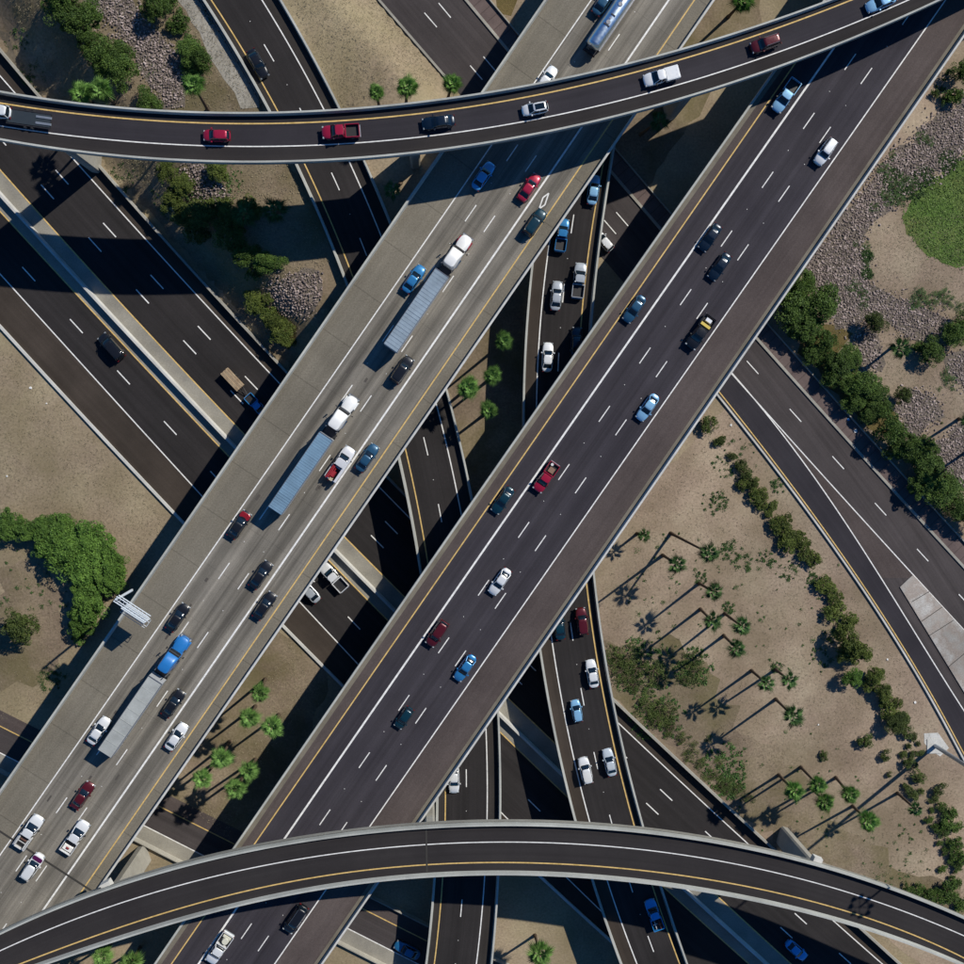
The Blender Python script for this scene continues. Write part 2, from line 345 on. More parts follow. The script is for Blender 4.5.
F2 = dict(
 T=Line([(0, 932), (39, 912), (104, 888), (181.5, 864), (245, 850), (318, 836), (421.5, 824), (485, 822.5), (571, 824), (643, 829), (722, 842), (807, 859), (880, 882.6), (964, 916)], 5, 'x'),
 B=Line([(0, 979), (39, 964), (104, 942), (181.5, 919), (245, 904.6), (318, 888), (421.5, 874), (485, 872), (584, 876), (661.5, 884), (722, 894), (807, 911), (880, 932), (964, 966)], 5, 'x'),
 w=Line([(0, 951), (78, 917.6), (168.6, 888), (245, 870), (331, 855), (421.5, 844), (485, 841), (558, 844), (648.6, 850), (722, 862), (805, 880), (882.6, 903), (964, 936)], 5, 'x'),
 y=Line([(21, 964), (91, 936), (181.5, 908.5), (245, 892), (344, 873), (421.5, 864), (485, 862), (584, 866), (722, 882), (844, 910), (964, 958)], 5, 'x'))
D = dict(
 L=Line([(201, 0), (250, 78), (240, 57), (268.5, 111.5), (293, 163), (331, 247), (346, 284), (398.7, 460), (404, 485), (419, 571), (437, 800), (432, 877), (425.4, 964)], 4),
 R=Line([(281.5, 0), (341, 109), (363, 161), (391.7, 220), (448.8, 389), (468, 486), (473, 495.6), (499.5, 729.6), (500.7, 820), (499.5, 876), (491.7, 964)], 4),
 y=Line([(211, 0), (250, 61), (240, 45), (277.6, 111.5), (305, 165), (341, 246), (406, 451), (413, 484), (426.7, 555), (446, 789), (445, 820), (442, 880), (434.5, 964)], 4),
 w=Line([(262, 0), (324, 110), (350, 163), (381, 236), (437, 406), (456, 486), (460, 511), (486, 729.6), (487.7, 820), (484, 875), (476.5, 964)], 4))
C = dict(
 L=Line([(540, 200), (529.8, 270), (524, 395.6), (521, 426.7), (539, 651), (551, 722), (574.7, 821.6), (590, 877), (620, 964)], 4),
 R=Line([(614.9, 145), (599.3, 245), (592.8, 312.6), (591, 328), (592.8, 570.8), (602, 625), (617.5, 726), (643, 828), (662.8, 885), (687.5, 964)], 4),
 y=Line([(596.7, 197), (590.5, 245), (582, 307), (585.8, 582), (609, 717), (633, 827), (652.5, 884), (679.7, 964)], 4),
 w=Line([(548.7, 248), (536.5, 403), (551, 634), (566, 722), (590, 823), (607, 880), (637, 964)], 4))
E = dict(
 N=Line([(0, 49), (49, 104), (88, 158), (170, 245), (250, 333), (287, 370), (628, 714), (730, 808.7), (803, 875)], 3, 'x'),
 w1=Line([(0, 75), (15.6, 93), (68.7, 155.6), (151, 245), (250, 353), (381, 488), (407, 514), (617.5, 723), (730, 828), (834.6, 921.5), (882.6, 964)], 3, 'x'),
 y1=Line([(0, 168.5), (66, 245), (241, 432), (345, 537), (404.7, 594), (519, 712), (552.6, 740), (714, 894), (792, 964)], 3, 'x'),
 m1=Line([(0, 190), (88, 292), (223, 434.5), (337, 549), (371, 584)], 2, 'x'),
 y2=Line([(0, 211), (26, 240), (228, 455), (328, 560), (386.5, 619), (500.7, 733), (563, 792), (660, 884), (730, 947)], 3, 'x'),
 w2=Line([(0, 273.7), (194.5, 489), (301, 602), (358, 664), (502, 814), (565.6, 877), (596.7, 906)], 3, 'x'),
 S=Line([(0, 325.6), (153, 489), (140, 480), (181.5, 519), (283, 625), (318, 661.5), (541, 877), (609.7, 939.6)], 3, 'x'))
G = dict(
 L=Line([(378.7, 0), (445, 76.5), (718, 395.6), (787, 485), (851.5, 573), (906, 656), (947.4, 730)], 3),
 R=Line([(465.6, 0), (490, 28.5), (756.8, 338.5), (890, 487), (964, 567)], 2),
 y=Line([(386, 0), (452, 78), (724, 396), (790, 485), (867, 591.5), (906, 650), (951, 730)], 3))
J = dict(
 y=Line([(0, 724), (26, 740), (166, 811), (202, 829), (364, 908)], 1, 'x'),
 w=Line([(0, 753), (18, 761), (145, 827), (205, 856), (346, 928), (419, 964)], 1, 'x'),
 S=Line([(137, 838), (181, 863), (338, 942), (377, 960)], 1, 'x'))
def sm(a, b, t):
    q = min(1, max(0, (t - a) / (b - a))); return q * q * (3 - 2 * q)
ZA, ZB, ZC, ZE, ZG = 14.0, 12.5, 6.0, 0.03, 0.06
def zF1(x): return 22.5 - 3.0 * sm(520, 860, x) - 1.5 * sm(860, 1100, x)
def zF2(x): return 22.5
def zD(y): return 5.62 + .4 * sm(100, 400, y)
def zof(key):
    return {'A': ZA, 'B': ZB, 'C': ZC, 'D': zD, 'E': ZE, 'G': ZG, 'J': .05, 'F1': zF1, 'F2': zF2}[key]

# ---------------------------------------------------------------- ground
def _ln(a, b):
    d = (b - a); d.z = 0; d.normalize(); return a, Vector((-d.y, d.x, 0))        # normal to the left of a->b
_N = [P(*E['N'].px(t), 0) for t in range(-260, 460, 20)]
_G = _ln(P(*G['L'].px(-100), 0), P(*G['L'].px(90), 0)); _A = _ln(P(*A['L'].px(450), ZA), P(*A['L'].px(100), ZA))
def TH(x, y):
    """height of the earth bank between the lower freeway and the street, upper left"""
    q = Vector((x, y, 0)); dA = (q - _A[0]).dot(_A[1])
    if dA < -16: return 0.0
    dG = -(q - _G[0]).dot(_G[1])
    if dG < 0.5: return 0.0
    dN = -1e9
    for a, b in zip(_N, _N[1:]):
        d = b - a; f = (q - a).dot(d) / d.length_squared
        if 0 <= f < 1: dN = (q - a).dot(Vector((-d.y, d.x, 0)).normalized()); break
    if dN <= 0: return 0.0
    return 5.3 * sm(.6, 13, dN) * sm(.5, 8, dG) * sm(-15, 2, dA)
def PT(x, y, h=0.0):
    """point h above the terrain seen at x, y"""
    z = h
    for _ in range(6): p = P(x, y, z); z = TH(p.x, p.y) + h
    p = P(x, y, z); return p
g = mesh('ground', [(-1500, -1500, 0), (1500, -1500, 0), (1500, 1500, 0), (-1500, 1500, 0)], [(0, 1, 2, 3)], M['dirt']); tag(g, kind='structure')
_pl = [0.0]
import bmesh
def patch(name, pts, mat, rough=1.2, kind='structure', seed=1, step=2.0, label=None, z=None):
    """irregular ground area from a surveyed outline"""
    r = random.Random(seed); w_ = [PT(x, y) for x, y in pts]; out = []
    for q_ in w_: q_.z = 0
    for i, a in enumerate(w_):
        b = w_[(i + 1) % len(w_)]; n = max(1, int((b - a).length / step)); d = (b - a).normalized(); nn = Vector((d.y, -d.x, 0))
        for k in range(n):
            q = a.lerp(b, k / n); s = rough * (r.random() - .5) if rough else 0
            out.append(q + nn * s)
    if z is None:
        _pl[0] += .0012; z = .004 + _pl[0]
    V = [(p.x, p.y, 0) for p in out]
    o = mesh(name, V, [tuple(range(len(V)))], mat)
    # triangulate properly for concave outlines
    bm = bmesh.new(); bm.from_mesh(o.data); bmesh.ops.triangulate(bm, faces=bm.faces[:]); bmesh.ops.recalc_face_normals(bm, faces=bm.faces[:])
    if bm.faces and sum(f.normal.z for f in bm.faces) < 0: bmesh.ops.reverse_faces(bm, faces=bm.faces[:])
    xs = [p.x for p in out]; ys = [p.y for p in out]
    if min(xs) < 20 and max(ys) > -10 and any(TH(p.x + dx, p.y + dy) > .01 for p in out[::3] for dx, dy in ((0, 0), (6, 0), (-6, 0), (0, 6), (0, -6))):
        for ax, lo, hi in ((0, min(xs), max(xs)), (1, min(ys), max(ys))):
            c = math.floor(lo / 2) * 2.0
            while c < hi:
                co = [0, 0, 0]; no = [0, 0, 0]; co[ax] = c; no[ax] = 1
                bmesh.ops.bisect_plane(bm, geom=bm.verts[:] + bm.edges[:] + bm.faces[:], dist=1e-4, plane_co=co, plane_no=no); c += 2.0
        bmesh.ops.triangulate(bm, faces=bm.faces[:])
        for v in bm.verts: v.co.z = TH(v.co.x, v.co.y)
    for v in bm.verts: v.co.z = v.co.z + (z if v.co.z < .01 else min(.09, v.co.z) + z * 2.5)
    bm.to_mesh(o.data); bm.free()
    tag(o, label, None, None, kind); return o
hx, hy = np.arange(-190, 30, 1.6), np.arange(-40, 190, 1.6)
HH = [[TH(a, b) for a in hx] for b in hy]; HV = []; HF = []; HI = {}
for j in range(len(hy) - 1):
    for i in range(len(hx) - 1):
        if max(HH[j][i], HH[j + 1][i], HH[j][i + 1], HH[j + 1][i + 1]) > .02:
            f = []
            for jj, ii in ((j, i), (j, i + 1), (j + 1, i + 1), (j + 1, i)):
                if (jj, ii) not in HI: HI[(jj, ii)] = len(HV); HV.append((hx[ii], hy[jj], HH[jj][ii] - .02 if HH[jj][ii] < .01 else HH[jj][ii]))
                f.append(HI[(jj, ii)])
            HF.append(tuple(f))
tag(mesh('embankment', HV, HF, M['dirt'], None, 180), kind='structure')
patch('earth_bank', [(0, -150), (210, -150), (210, 0), (300, 180), (360, 300), (300, 380), (60, 115), (-150, -100)], M['dirt_brown'], seed=2)
patch('earth_bank', [(640, -40), (760, -40), (760, 20), (640, 200), (560, 250), (600, 130)], M['dirt_brown'], seed=3)
patch('earth_bank', [(440, 330), (520, 290), (535, 520), (470, 520)], M['dirt_brown'], seed=4)
patch('earth_bank', [(100, 760), (240, 620), (300, 640), (330, 680), (260, 870), (150, 830)], M['dirt_brown'], seed=5)
patch('earth_bank', [(640, 500), (735, 395), (800, 490), (900, 640), (1000, 830), (1120, 1110), (820, 890), (610, 700), (590, 560)], M['dirt_right'], seed=6)
patch('earth_bank', Z('R8', 430, -10, 1100, -500, 1500, 0, 1400, 1500, 1000, 1230, 760, 940, 210, 340), M['dirt_right'], seed=7)
patch('earth_bank', [(700, 270), (1200, -300), (1300, 0), (1200, 460), (900, 330), (800, 280)], M['dirt_right'], seed=8)
patch('gravel_track', Z('R1', 665, -40, 770, -40, 990, 300, 1000, 420, 930, 420, 870, 300, 760, 130), M['dirt_grey'], seed=9)
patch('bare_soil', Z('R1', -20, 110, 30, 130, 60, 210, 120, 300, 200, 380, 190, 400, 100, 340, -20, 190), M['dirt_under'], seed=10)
patch('dark_soil', [(598, 640), (680, 640), (740, 720), (850, 830), (965, 900), (965, 930), (820, 870), (735, 812), (620, 712)], M['dirt_brown'], seed=11, rough=4)
patch('trodden_soil', Z('S1', 0, 340, 90, 300, 240, 450, 260, 640, 180, 760, 60, 800, -40, 780), M['dirt_brown'], seed=12, rough=3)
grassp = Z('R4', 730, 840, 760, 760, 850, 690, 964, 600, 1300, 420, 1500, 600, 1500, 1500, 1130, 1230, 964, 1035, 880, 1010, 800, 964, 750, 900)
lawn = patch('lawn', grassp, M['grass'], seed=13, kind='stuff', rough=1.0, step=1.2)
lawn['label'] = 'mown green lawn at the right edge of the picture'
patch('dry_grass_patch', Z('R6', 80, 300, 140, 260, 230, 340, 190, 420, 110, 370), M['drygrass'], kind='stuff', seed=14)
patch('dry_grass_patch', Z('R8', 310, 420, 470, 310, 520, 350, 480, 420, 560, 440, 520, 490, 620, 560, 650, 640, 760, 720, 700, 790, 600, 720, 480, 600, 390, 510), M['drygrass'], kind='stuff', seed=15, rough=2)
patch('dry_grass_patch', Z('R3', 60, -20, 150, -20, 120, 60, 70, 50), M['drygrass'], kind='stuff', seed=16)
for q_ in bpy.data.objects:
    if q_.name.startswith('dry_grass_patch'): q_['label'] = 'dry yellow grass ground cover'

# riprap: loose stones, uncountable
def inpoly(x, y, poly):
    c = False; n = len(poly); j = n - 1
    for i in range(n):
        xi, yi = poly[i]; xj, yj = poly[j]
        if (yi > y) != (yj > y) and x < (xj - xi) * (y - yi) / (yj - yi) + xi: c = not c
        j = i
    return c
PHI = (1 + 5 ** .5) / 2
ICO_V = np.array([(-1, PHI, 0), (1, PHI, 0), (-1, -PHI, 0), (1, -PHI, 0), (0, -1, PHI), (0, 1, PHI), (0, -1, -PHI), (0, 1, -PHI), (PHI, 0, -1), (PHI, 0, 1), (-PHI, 0, -1), (-PHI, 0, 1)]) / 1.902
ICO_F = np.array([(0, 11, 5), (0, 5, 1), (0, 1, 7), (0, 7, 10), (0, 10, 11), (1, 5, 9), (5, 11, 4), (11, 10, 2), (10, 7, 6), (7, 1, 8), (3, 9, 4), (3, 4, 2), (3, 2, 6), (3, 6, 8), (3, 8, 9), (4, 9, 5), (2, 4, 11), (6, 2, 10), (8, 6, 7), (9, 8, 1)])
def riprap(outline, label, seed, size=.19, spacing=.31):
    r = np.random.default_rng(seed)
    w_ = [PT(x, y) for x, y in outline]; poly = [(p.x, p.y) for p in w_]
    patch('gravel_bed', outline, M['gravel'], seed=seed, rough=2.0)
    x0, x1 = min(p[0] for p in poly), max(p[0] for p in poly); y0, y1 = min(p[1] for p in poly), max(p[1] for p in poly)
    VV = []; FF = []; k = 0; y = y0
    while y < y1:
        x = x0
        while x < x1:
            px_, py_ = x + r.normal() * spacing * .35, y + r.normal() * spacing * .35
            if inpoly(px_ + r.normal() * 1.1, py_ + r.normal() * 1.1, poly) and r.random() < .93:
                s = size * (0.55 + .8 * r.random() ** 1.5); v = ICO_V * (1 + .25 * (r.random((12, 1)) - .5)) * s * np.array([1, .6 + .4 * r.random(), .5])
                a = r.random() * 6.28; ca, sa = math.cos(a), math.sin(a)
                v = v @ np.array([[ca, sa, 0], [-sa, ca, 0], [0, 0, 1]]) + np.array([px_, py_, TH(px_, py_) + (.2 if TH(px_, py_) > .01 else 0) + .08 + .07 * r.random()])
                VV.append(v); FF.append(ICO_F + k); k += 12
            x += spacing
        y += spacing
    V = np.concatenate(VV); F = np.concatenate(FF)
    o = mesh('riprap', V.tolist(), [tuple(f) for f in F.tolist()], M['rock']); tag(o, label, 'riprap', None, 'stuff')
riprap(Z('R1', 310, -30, 470, -30, 545, 60, 620, 130, 690, 230, 710, 330, 715, 415, 640, 415, 590, 330, 540, 240, 440, 120, 380, 50), 'pinkish grey riprap stones in a band under the upper left shrubs', 21)
riprap(Z('R1', 690, 600, 800, 640, 850, 720, 890, 800, 850, 830, 790, 790, 740, 700), 'small riprap patch just below the upper flyover', 22)
riprap(Z('R6', 90, 190, 190, 130, 310, 118, 320, 215, 235, 305, 170, 260), 'triangle of riprap stones lit between two bridge shadows', 23)
riprap(Z('R4', 640, 620, 720, 570, 830, 470, 964, 390, 1080, 340, 1100, 480, 964, 590, 850, 680, 740, 730, 680, 800, 600, 860, 560, 964, 400, 964, 500, 830), 'riprap bank between the wide dark bridge and the green lawn', 24)
riprap(Z('R8', 390, 5, 560, 0, 600, 180, 720, 230, 860, 270, 930, 330, 800, 390, 700, 340, 650, 290, 560, 330, 480, 340, 400, 190, 340, 130), 'riprap bank below the lawn beside the wide dark bridge', 25)
riprap(Z('R8', 530, 370, 600, 330, 650, 430, 640, 520, 600, 500), 'narrow run of riprap behind the street trees', 26)
riprap(Z('R8', 730, 560, 820, 580, 880, 670, 830, 720, 790, 760, 740, 730, 700, 660), 'riprap patch left of the palm shadow by the street trees', 27)
riprap(Z('R8', 890, 470, 980, 420, 1060, 520, 1010, 600, 940, 560), 'riprap patch at the right edge below the dark tree', 28)
riprap(Z('R8', 830, 800, 960, 700, 1060, 780, 1060, 980, 940, 960, 870, 880), 'riprap patch right of the street tree row', 29)

# ---------------------------------------------------------------- ground level roads
def road(name, t0, t1, left, right, z, mat, n=80, dz=0, cols=8, parent=None):
    o = ribbon(name, world(left, t0, t1, z, n), world(right, t0, t1, z, n), mat, parent, dz, cols)
    if parent is None: tag(o, kind='structure')
    return o
X0, X1 = -260, 1230
# freeway running from upper left to lower right
fw = road('freeway', X0, X1, E['N'], E['S'], ZE, M['shoulder_brown'], cols=14)
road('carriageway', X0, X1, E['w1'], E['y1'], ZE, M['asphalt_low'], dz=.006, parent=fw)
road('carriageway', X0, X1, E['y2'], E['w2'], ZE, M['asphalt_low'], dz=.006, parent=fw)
road('median_strip', X0, X1, E['y1'], E['y2'], ZE, M['median'], dz=.012, parent=fw)
items = [stripe('', world(E['w1'], X0, X1, ZE, 120), .20, None, None, .02), stripe('', world(E['w2'], X0, X1, ZE, 120), .20, None, None, .02)]
for f, an in ((1 / 3., Z('R5', 602, 165)[0]), (2 / 3., Z('R5', 547, 220)[0])):
    pl = world(mix(E['w1'], E['y1'], f), X0, X1, ZE, 160); items.append(stripe('', pl, .2, None, None, .02, dash_segs(pl, P(*an, 0))))
pl = world(mix(E['y2'], E['w2'], .5), X0, X1, ZE, 160); items.append(stripe('', pl, .2, None, None, .02, dash_segs(pl, P(*Z('R5', 295, 332)[0], 0))))
marks('white_markings', items, M['white'], fw)
marks('yellow_markings', [stripe('', world(E['y1'], X0, X1, ZE, 120), .22, None, None, .02), stripe('', world(E['y2'], X0, X1, ZE, 120), .22, None, None, .02)], M['yellow'], fw)
JERSEY = [(-.32, 0), (-.22, .22), (-.1, .85), (.1, .85), (.22, .22), (.32, 0)]
mid = mix(E['y1'], E['y2'], .575)
mb = empty('median_barrier', P(*mid.px(150), 0), label='long pale concrete barrier down the middle of the lower left freeway', cat='barrier')
def child_fix(o, par):
    o.parent = par; o.matrix_parent_inverse = Matrix.Translation(-par.location) if True else None; return o
child_fix(sweep('barrier_wall', world(mid, X0, X1, ZE, 120), [(-.36, 0), (-.2, 1.15), (.2, 1.15), (.36, 0)], M['concrete_lite']), mb)
def barrier(name, line, t0, t1, z, prof, label, cat='barrier', mat='concrete', n=100, group=None):
    o = sweep(name, world(line, t0, t1, z, n), prof, M[mat]); tag(o, label, cat, group); return o
barrier('roadside_wall', E['N'], X0, X1, ZE, [(-.25, 0), (-.2, 1.25), (.2, 1.25), (.25, 0)], 'concrete wall along the upper edge of the lower freeway')
barrier('roadside_kerb', E['S'], X0, X1, ZE, [(-.25, 0), (-.22, .4), (.22, .4), (.25, 0)], 'low pale concrete kerb between the lower freeway and tan dirt', 'kerb', 'concrete_lite')

# surface street with a slip lane
gr = road('street', -160, 1130, G['L'], G['R'], ZG, M['asphalt_street'], cols=10)
brL = Line(Z('R8', 65, 510, 230, 700, 415, 964) + Z('S4', 600, 300, 665, 415, 964, 890), 3)
brR = Line(Z('R8', 65, 510, 230, 700, 470, 964) + Z('S4', 600, 180, 765, 360, 964, 580), 2)
road('slip_lane', 366, 1130, mix(G['L'], brL, .08), brL, ZG, M['asphalt_new'], dz=.006, parent=gr, cols=4)
road('gore', 400, 578, mix(brL, brR, .04), mix(brL, brR, .96), ZG, M['shoulder'], dz=.012, parent=gr, cols=3)
gl1, gl2 = world(mix(G['L'], G['R'], .60), -160, 370, ZG), world(mix(G['L'], G['R'], .32), -160, 370, ZG)
gd = Line(Z('R2', 777, 25) + Z('R8', 143, 487, 315, 675, 482, 862) + Z('S4', 655, 127, 825, 312), 2)
gd2 = Line(Z('R2', 727, 85, 897, 287) + Z('R3', 535, 830) + Z('R8', 20, 480), 1)
pg = world(gd, -160, 1130, ZG, 120); pg2 = world(gd2, -160, 360, ZG, 60)
wl = world(Line([(386, 0), (450, 75), (722, 392), (796, 492)], 1), -160, 396, ZG)
marks('white_markings', [stripe('', pg, .18, None, None, .03, dash_segs(pg, P(*Z('R8', 315, 675)[0], 0))),
                         stripe('', pg2, .18, None, None, .03, dash_segs(pg2, P(*Z('R2', 727, 85)[0], 0))),
                         stripe('', world(brL, 372, 1130, ZG, 80), .2, None, None, .03), stripe('', world(brR, 372, 1130, ZG, 80), .2, None, None, .032)], M['white'], gr)
marks('yellow_markings', [stripe('', world(G['y'], 380, 1130, ZG, 80), .2, None, None, .03)], M['yellow'], gr)
isl = Z('S4', 765, 365, 964, 580, 1300, 940, 1400, 1500, 1300, 1400, 964, 820, 715, 412)
w_ = [P(x, y, 0) for x, y in isl]; V = [(p.x, p.y, ZG) for p in w_] + [(p.x, p.y, ZG + .17) for p in w_]; n_ = len(w_)
io = mesh('traffic_island', V, [tuple(range(n_, 2 * n_))[::-1]] + [(i, (i + 1) % n_, n_ + (i + 1) % n_, n_ + i)[::-1] for i in range(n_)], noise_mat('island_concrete', [(.35, (.34, .33, .31)), (.5, (.30, .26, .23)), (.65, (.42, .41, .39))], .25, .9, .3, 4, .25, big=(.06, .25)))
tag(io, 'wedge of cracked pale concrete where the slip lane leaves the street', 'traffic island')
child = marks('expansion_joint', [stripe('', [P(*Z('S4', a, b)[0], ZG + .17), P(*Z('S4', c, d)[0], ZG + .17)], .12, None, None, .01) for a, b, c, d in ((800, 545, 880, 490), (830, 600, 925, 540), (905, 720, 1000, 640), (762, 470, 830, 430))], M['joint'], io)
barrier('kerb', G['L'], 372, 1130, ZG, [(-.17, 0), (-.15, .3), (.17, .3), (.2, 0)], 'thin white kerb between the slip lane and the tan palm ground', 'kerb', 'concrete_lite')
barrier('kerb', G['L'], -160, 90, ZG, [(-.2, 0), (-.2, .25), (.2, .25), (.2, 0)], 'thin pale kerb left of the street at the top', 'kerb', 'concrete')
barrier('kerb', G['R'], -160, 1130, ZG, [(-.25, 0), (-.22, .22), (.25, .22), (.28, 0)], 'pale kerb between the street and the reddish sidewalk', 'kerb', 'concrete')
def off(line, d):
    class O:
        axis = line.axis
        def px(s, t):
            a = line.px(t); return (a[0] + d, a[1]) if line.axis == 'y' else (a[0], a[1] + d)
    return O()
sw = ribbon('sidewalk', world(off(G['R'], 2), -160, 1130, .15, 100), world(off(G['R'], 22), -160, 1130, .15, 100), M['paver'], None, 0, 4); tag(sw, kind='structure')
barrier('garden_wall', off(G['R'], 23), -160, 1130, 0, [(-.1, 0), (-.1, .55), (.1, .55), (.1, 0)], 'low thin wall behind the reddish sidewalk', 'wall', 'concrete')

# single lane ramp in the lower left
rj = road('ramp_road', -220, 640, J['y'], J['S'], .05, M['asphalt_street'], cols=6)
road('concrete_shoulder', -220, 640, J['w'], J['S'], .05, M['median'], dz=.008, parent=rj, cols=3)
marks('white_markings', [stripe('', world(J['w'], -220, 640, .05), .20, None, None, .02)], M['white'], rj)
marks('yellow_markings', [stripe('', world(J['y'], -220, 640, .05), .20, None, None, .02)], M['yellow'], rj)
ex = ribbon('ramp_shoulder', world(off(J['y'], -16), -220, 640, .05), world(J['y'], -220, 640, .05), M['shoulder'], rj, 0, 2)
barrier('roadside_barrier', J['S'], -220, 640, .05, JERSEY, 'jersey barrier along the lower edge of the small ramp at lower left')
barrier('roadside_barrier', off(J['y'], -17), 250, 560, .05, JERSEY, 'jersey barrier on the upper side of the small ramp beyond the dark bridge')

# ---------------------------------------------------------------- bridges
def bridge(key, lab, lines, L, R, t0, t1, thick, deckmat, n=110, inset=1.6, par_h=.95, pw=.42, parmat='parapet', strips=0.0, base=None, parmatR=None):
    zf = zof(key); Lw = world(lines[L], t0, t1, zf, n); Rw = world(lines[R], t0, t1, zf, n)
    mid_ = (Lw[n // 2] + Rw[n // 2]) / 2
    root = empty('road_bridge', (mid_.x, mid_.y, 0), label=lab, cat='bridge', group=None)
    inv = Matrix.Translation(-root.location)
    def own(o): o.parent = root; o.matrix_parent_inverse = inv; return o
    V = []; F = []
    for a, b in zip(Lw, Rw):
        c = b - a; wl_ = c.length; u = c / wl_
        sec = [a, b, b - Vector((0, 0, .35)), b - u * inset * .6 - Vector((0, 0, .55)), b - u * inset - Vector((0, 0, thick)), a + u * inset - Vector((0, 0, thick)), a + u * inset * .6 - Vector((0, 0, .55)), a - Vector((0, 0, .35))]
        V += sec
    for i in range(len(Lw) - 1):
        for j in range(1, 8): a = i * 8 + j; b = i * 8 + (j + 1) % 8; F.append((a, b, b + 8, a + 8))
        F.append((i * 8, i * 8 + 1, i * 8 + 9, i * 8 + 8))
    own(mesh('deck', V, F, M['concrete']))
    own(ribbon('road_surface', Lw, Rw, deckmat, None, .012, 10))
    sgn = 1 if (normals2d(Lw)[n // 2].dot(Rw[n // 2] - Lw[n // 2]) > 0) else -1
    for edge, s, mm in ((Lw, sgn, parmat), (Rw, -sgn, parmatR or parmat)):
        own(sweep('parapet', edge, [(0, -.3), (0, par_h), (s * pw * .8, par_h), (s * pw, .25), (s * pw * 1.1, .02)], M[mm]))
        if strips: 
            own(sweep('edge_strip', edge, [(s * pw, .03), (s * (pw + strips), .03)], M['strip'], closed=False))
    return root, own
def add_lines(own, key, whites, yellows, dashes, t0, t1, ww=.26, dz=.03):
    zf = zof(key); it = [stripe('', world(l, t0, t1, zf, 120), w2, None, None, dz) for l, w2 in whites]
    for l, an in dashes:
        pl = world(l, t0, t1, zf, 160); zz = zf(an[1]) if key == 'D' else (zf(an[0]) if callable(zf) else zf)
        it.append(stripe('', pl, .17, None, None, dz, dash_segs(pl, P(*an, zz))))
    for l, an in dashes:
        pl = world(l, t0, t1, zf, 160); zz = zf(an[1]) if key == 'D' else (zf(an[0]) if callable(zf) else zf)
        sg_ = [(a + 6.1 + 1.6, a + 6.1 + 1.72) for a, b in dash_segs(pl, P(*an, zz))]
        it.append(stripe('', pl, .12, None, None, dz + .012, sg_))
    own(marks('white_markings', it, M['white'], None))
    own(marks('yellow_markings', [stripe('', world(l, t0, t1, zf, 120), .21, None, None, dz) for l in yellows], M['yellow'], None))
def pier(own, base_px, key, top_t, lines, L, R, wdt=3.6, dep=1.5, capw=0.0):
    zf = zof(key); z = zf(top_t) if callable(zf) else zf
    a, b = P(*lines[L].px(top_t), z), P(*lines[R].px(top_t), z); c = (a + b) / 2
    d = P(*lines[L].px(top_t + 5), z) - P(*lines[L].px(top_t - 5), z); an = math.atan2(d.y, d.x)
    ca, sa = math.cos(an), math.sin(an)
    def T(x, y, zz): return (c.x + x * ca - y * sa, c.y + x * sa + y * ca, zz)
    mbx = MB(); h = z - 1.7
    rings = []
    for zz, k in ((-.5, 1), (h - 2.2, 1), (h - .4, 1 + capw), (h + .6, 1 + capw)):
        W = wdt / 2 * k; Dp = dep / 2; ch = .3
        rings.append([T(-Dp + ch, -W, zz), T(Dp - ch, -W, zz), T(Dp, -W + ch, zz), T(Dp, W - ch, zz), T(Dp - ch, W, zz), T(-Dp + ch, W, zz), T(-Dp, W - ch, zz), T(-Dp, -W + ch, zz)])
    mbx.loft(rings); own(mbx.build('pier', M['concrete']))

# ramp D (upper left to bottom centre)
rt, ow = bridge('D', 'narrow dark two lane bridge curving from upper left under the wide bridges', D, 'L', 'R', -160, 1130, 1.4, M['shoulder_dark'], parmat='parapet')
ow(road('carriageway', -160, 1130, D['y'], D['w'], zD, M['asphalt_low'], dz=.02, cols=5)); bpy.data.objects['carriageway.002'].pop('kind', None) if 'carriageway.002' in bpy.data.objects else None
add_lines(ow, 'D', [(D['w'], .20)], [D['y']], [(mix(D['y'], D['w'], .5), Z('R2', 110, 205)[0])], -160, 1130)
# ramp C
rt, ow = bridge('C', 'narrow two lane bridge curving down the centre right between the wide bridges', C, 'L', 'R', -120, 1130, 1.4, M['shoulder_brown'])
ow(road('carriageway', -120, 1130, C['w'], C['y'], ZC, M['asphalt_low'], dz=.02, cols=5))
add_lines(ow, 'C', [(C['w'], .20)], [C['y']], [(mix(C['w'], C['y'], .5), Z('R7', 325, 205)[0])], -120, 1130)
# deck A, pale concrete
rt, ow = bridge('A', 'wide pale concrete bridge carrying the trucks', A, 'L', 'R', -170, 1130, 1.9, M['deck_conc'], parmatR='concrete_lite')
ow(road('carriageway', -170, 1130, A['w'], A['y'], ZA, M['lane_conc'], dz=.02, cols=10))
add_lines(ow, 'A', [(A['w'], .19), (A['h'], .30)], [A['y']], [(mix(A['w'], A['h'], 1 / 3.), Z('R6', 412, 590)[0]), (mix(A['w'], A['h'], 2 / 3.), Z('R6', 482, 628)[0])], -170, 1130)
jl = [P(*Z('S5', -80, 400)[0], ZA), P(*Z('S5', 390, 705)[0], ZA)]
jv, jf = stripe('', jl, .35, None, None, .04)
ow(mesh('expansion_joint', jv, jf, M['joint']))
rs = random.Random(9); st = []
for k in range(26):
    t_ = rs.uniform(60, 900); f_ = rs.choice((1 / 6., .5, 5 / 6.)) + rs.uniform(-.05, .05); a_ = P(*mix(A['w'], A['h'], f_).px(t_), ZA); b_ = P(*mix(A['w'], A['h'], f_).px(t_ + rs.uniform(3, 6)), ZA)
    st.append(stripe('', [a_, a_.lerp(b_, .5), b_], rs.uniform(.25, .45), None, None, .036))
om = flat('oil_stain', (.07, .062, .055), .8)
for v_, f_ in st: ow(mesh('oil_stain', v_, f_, om))
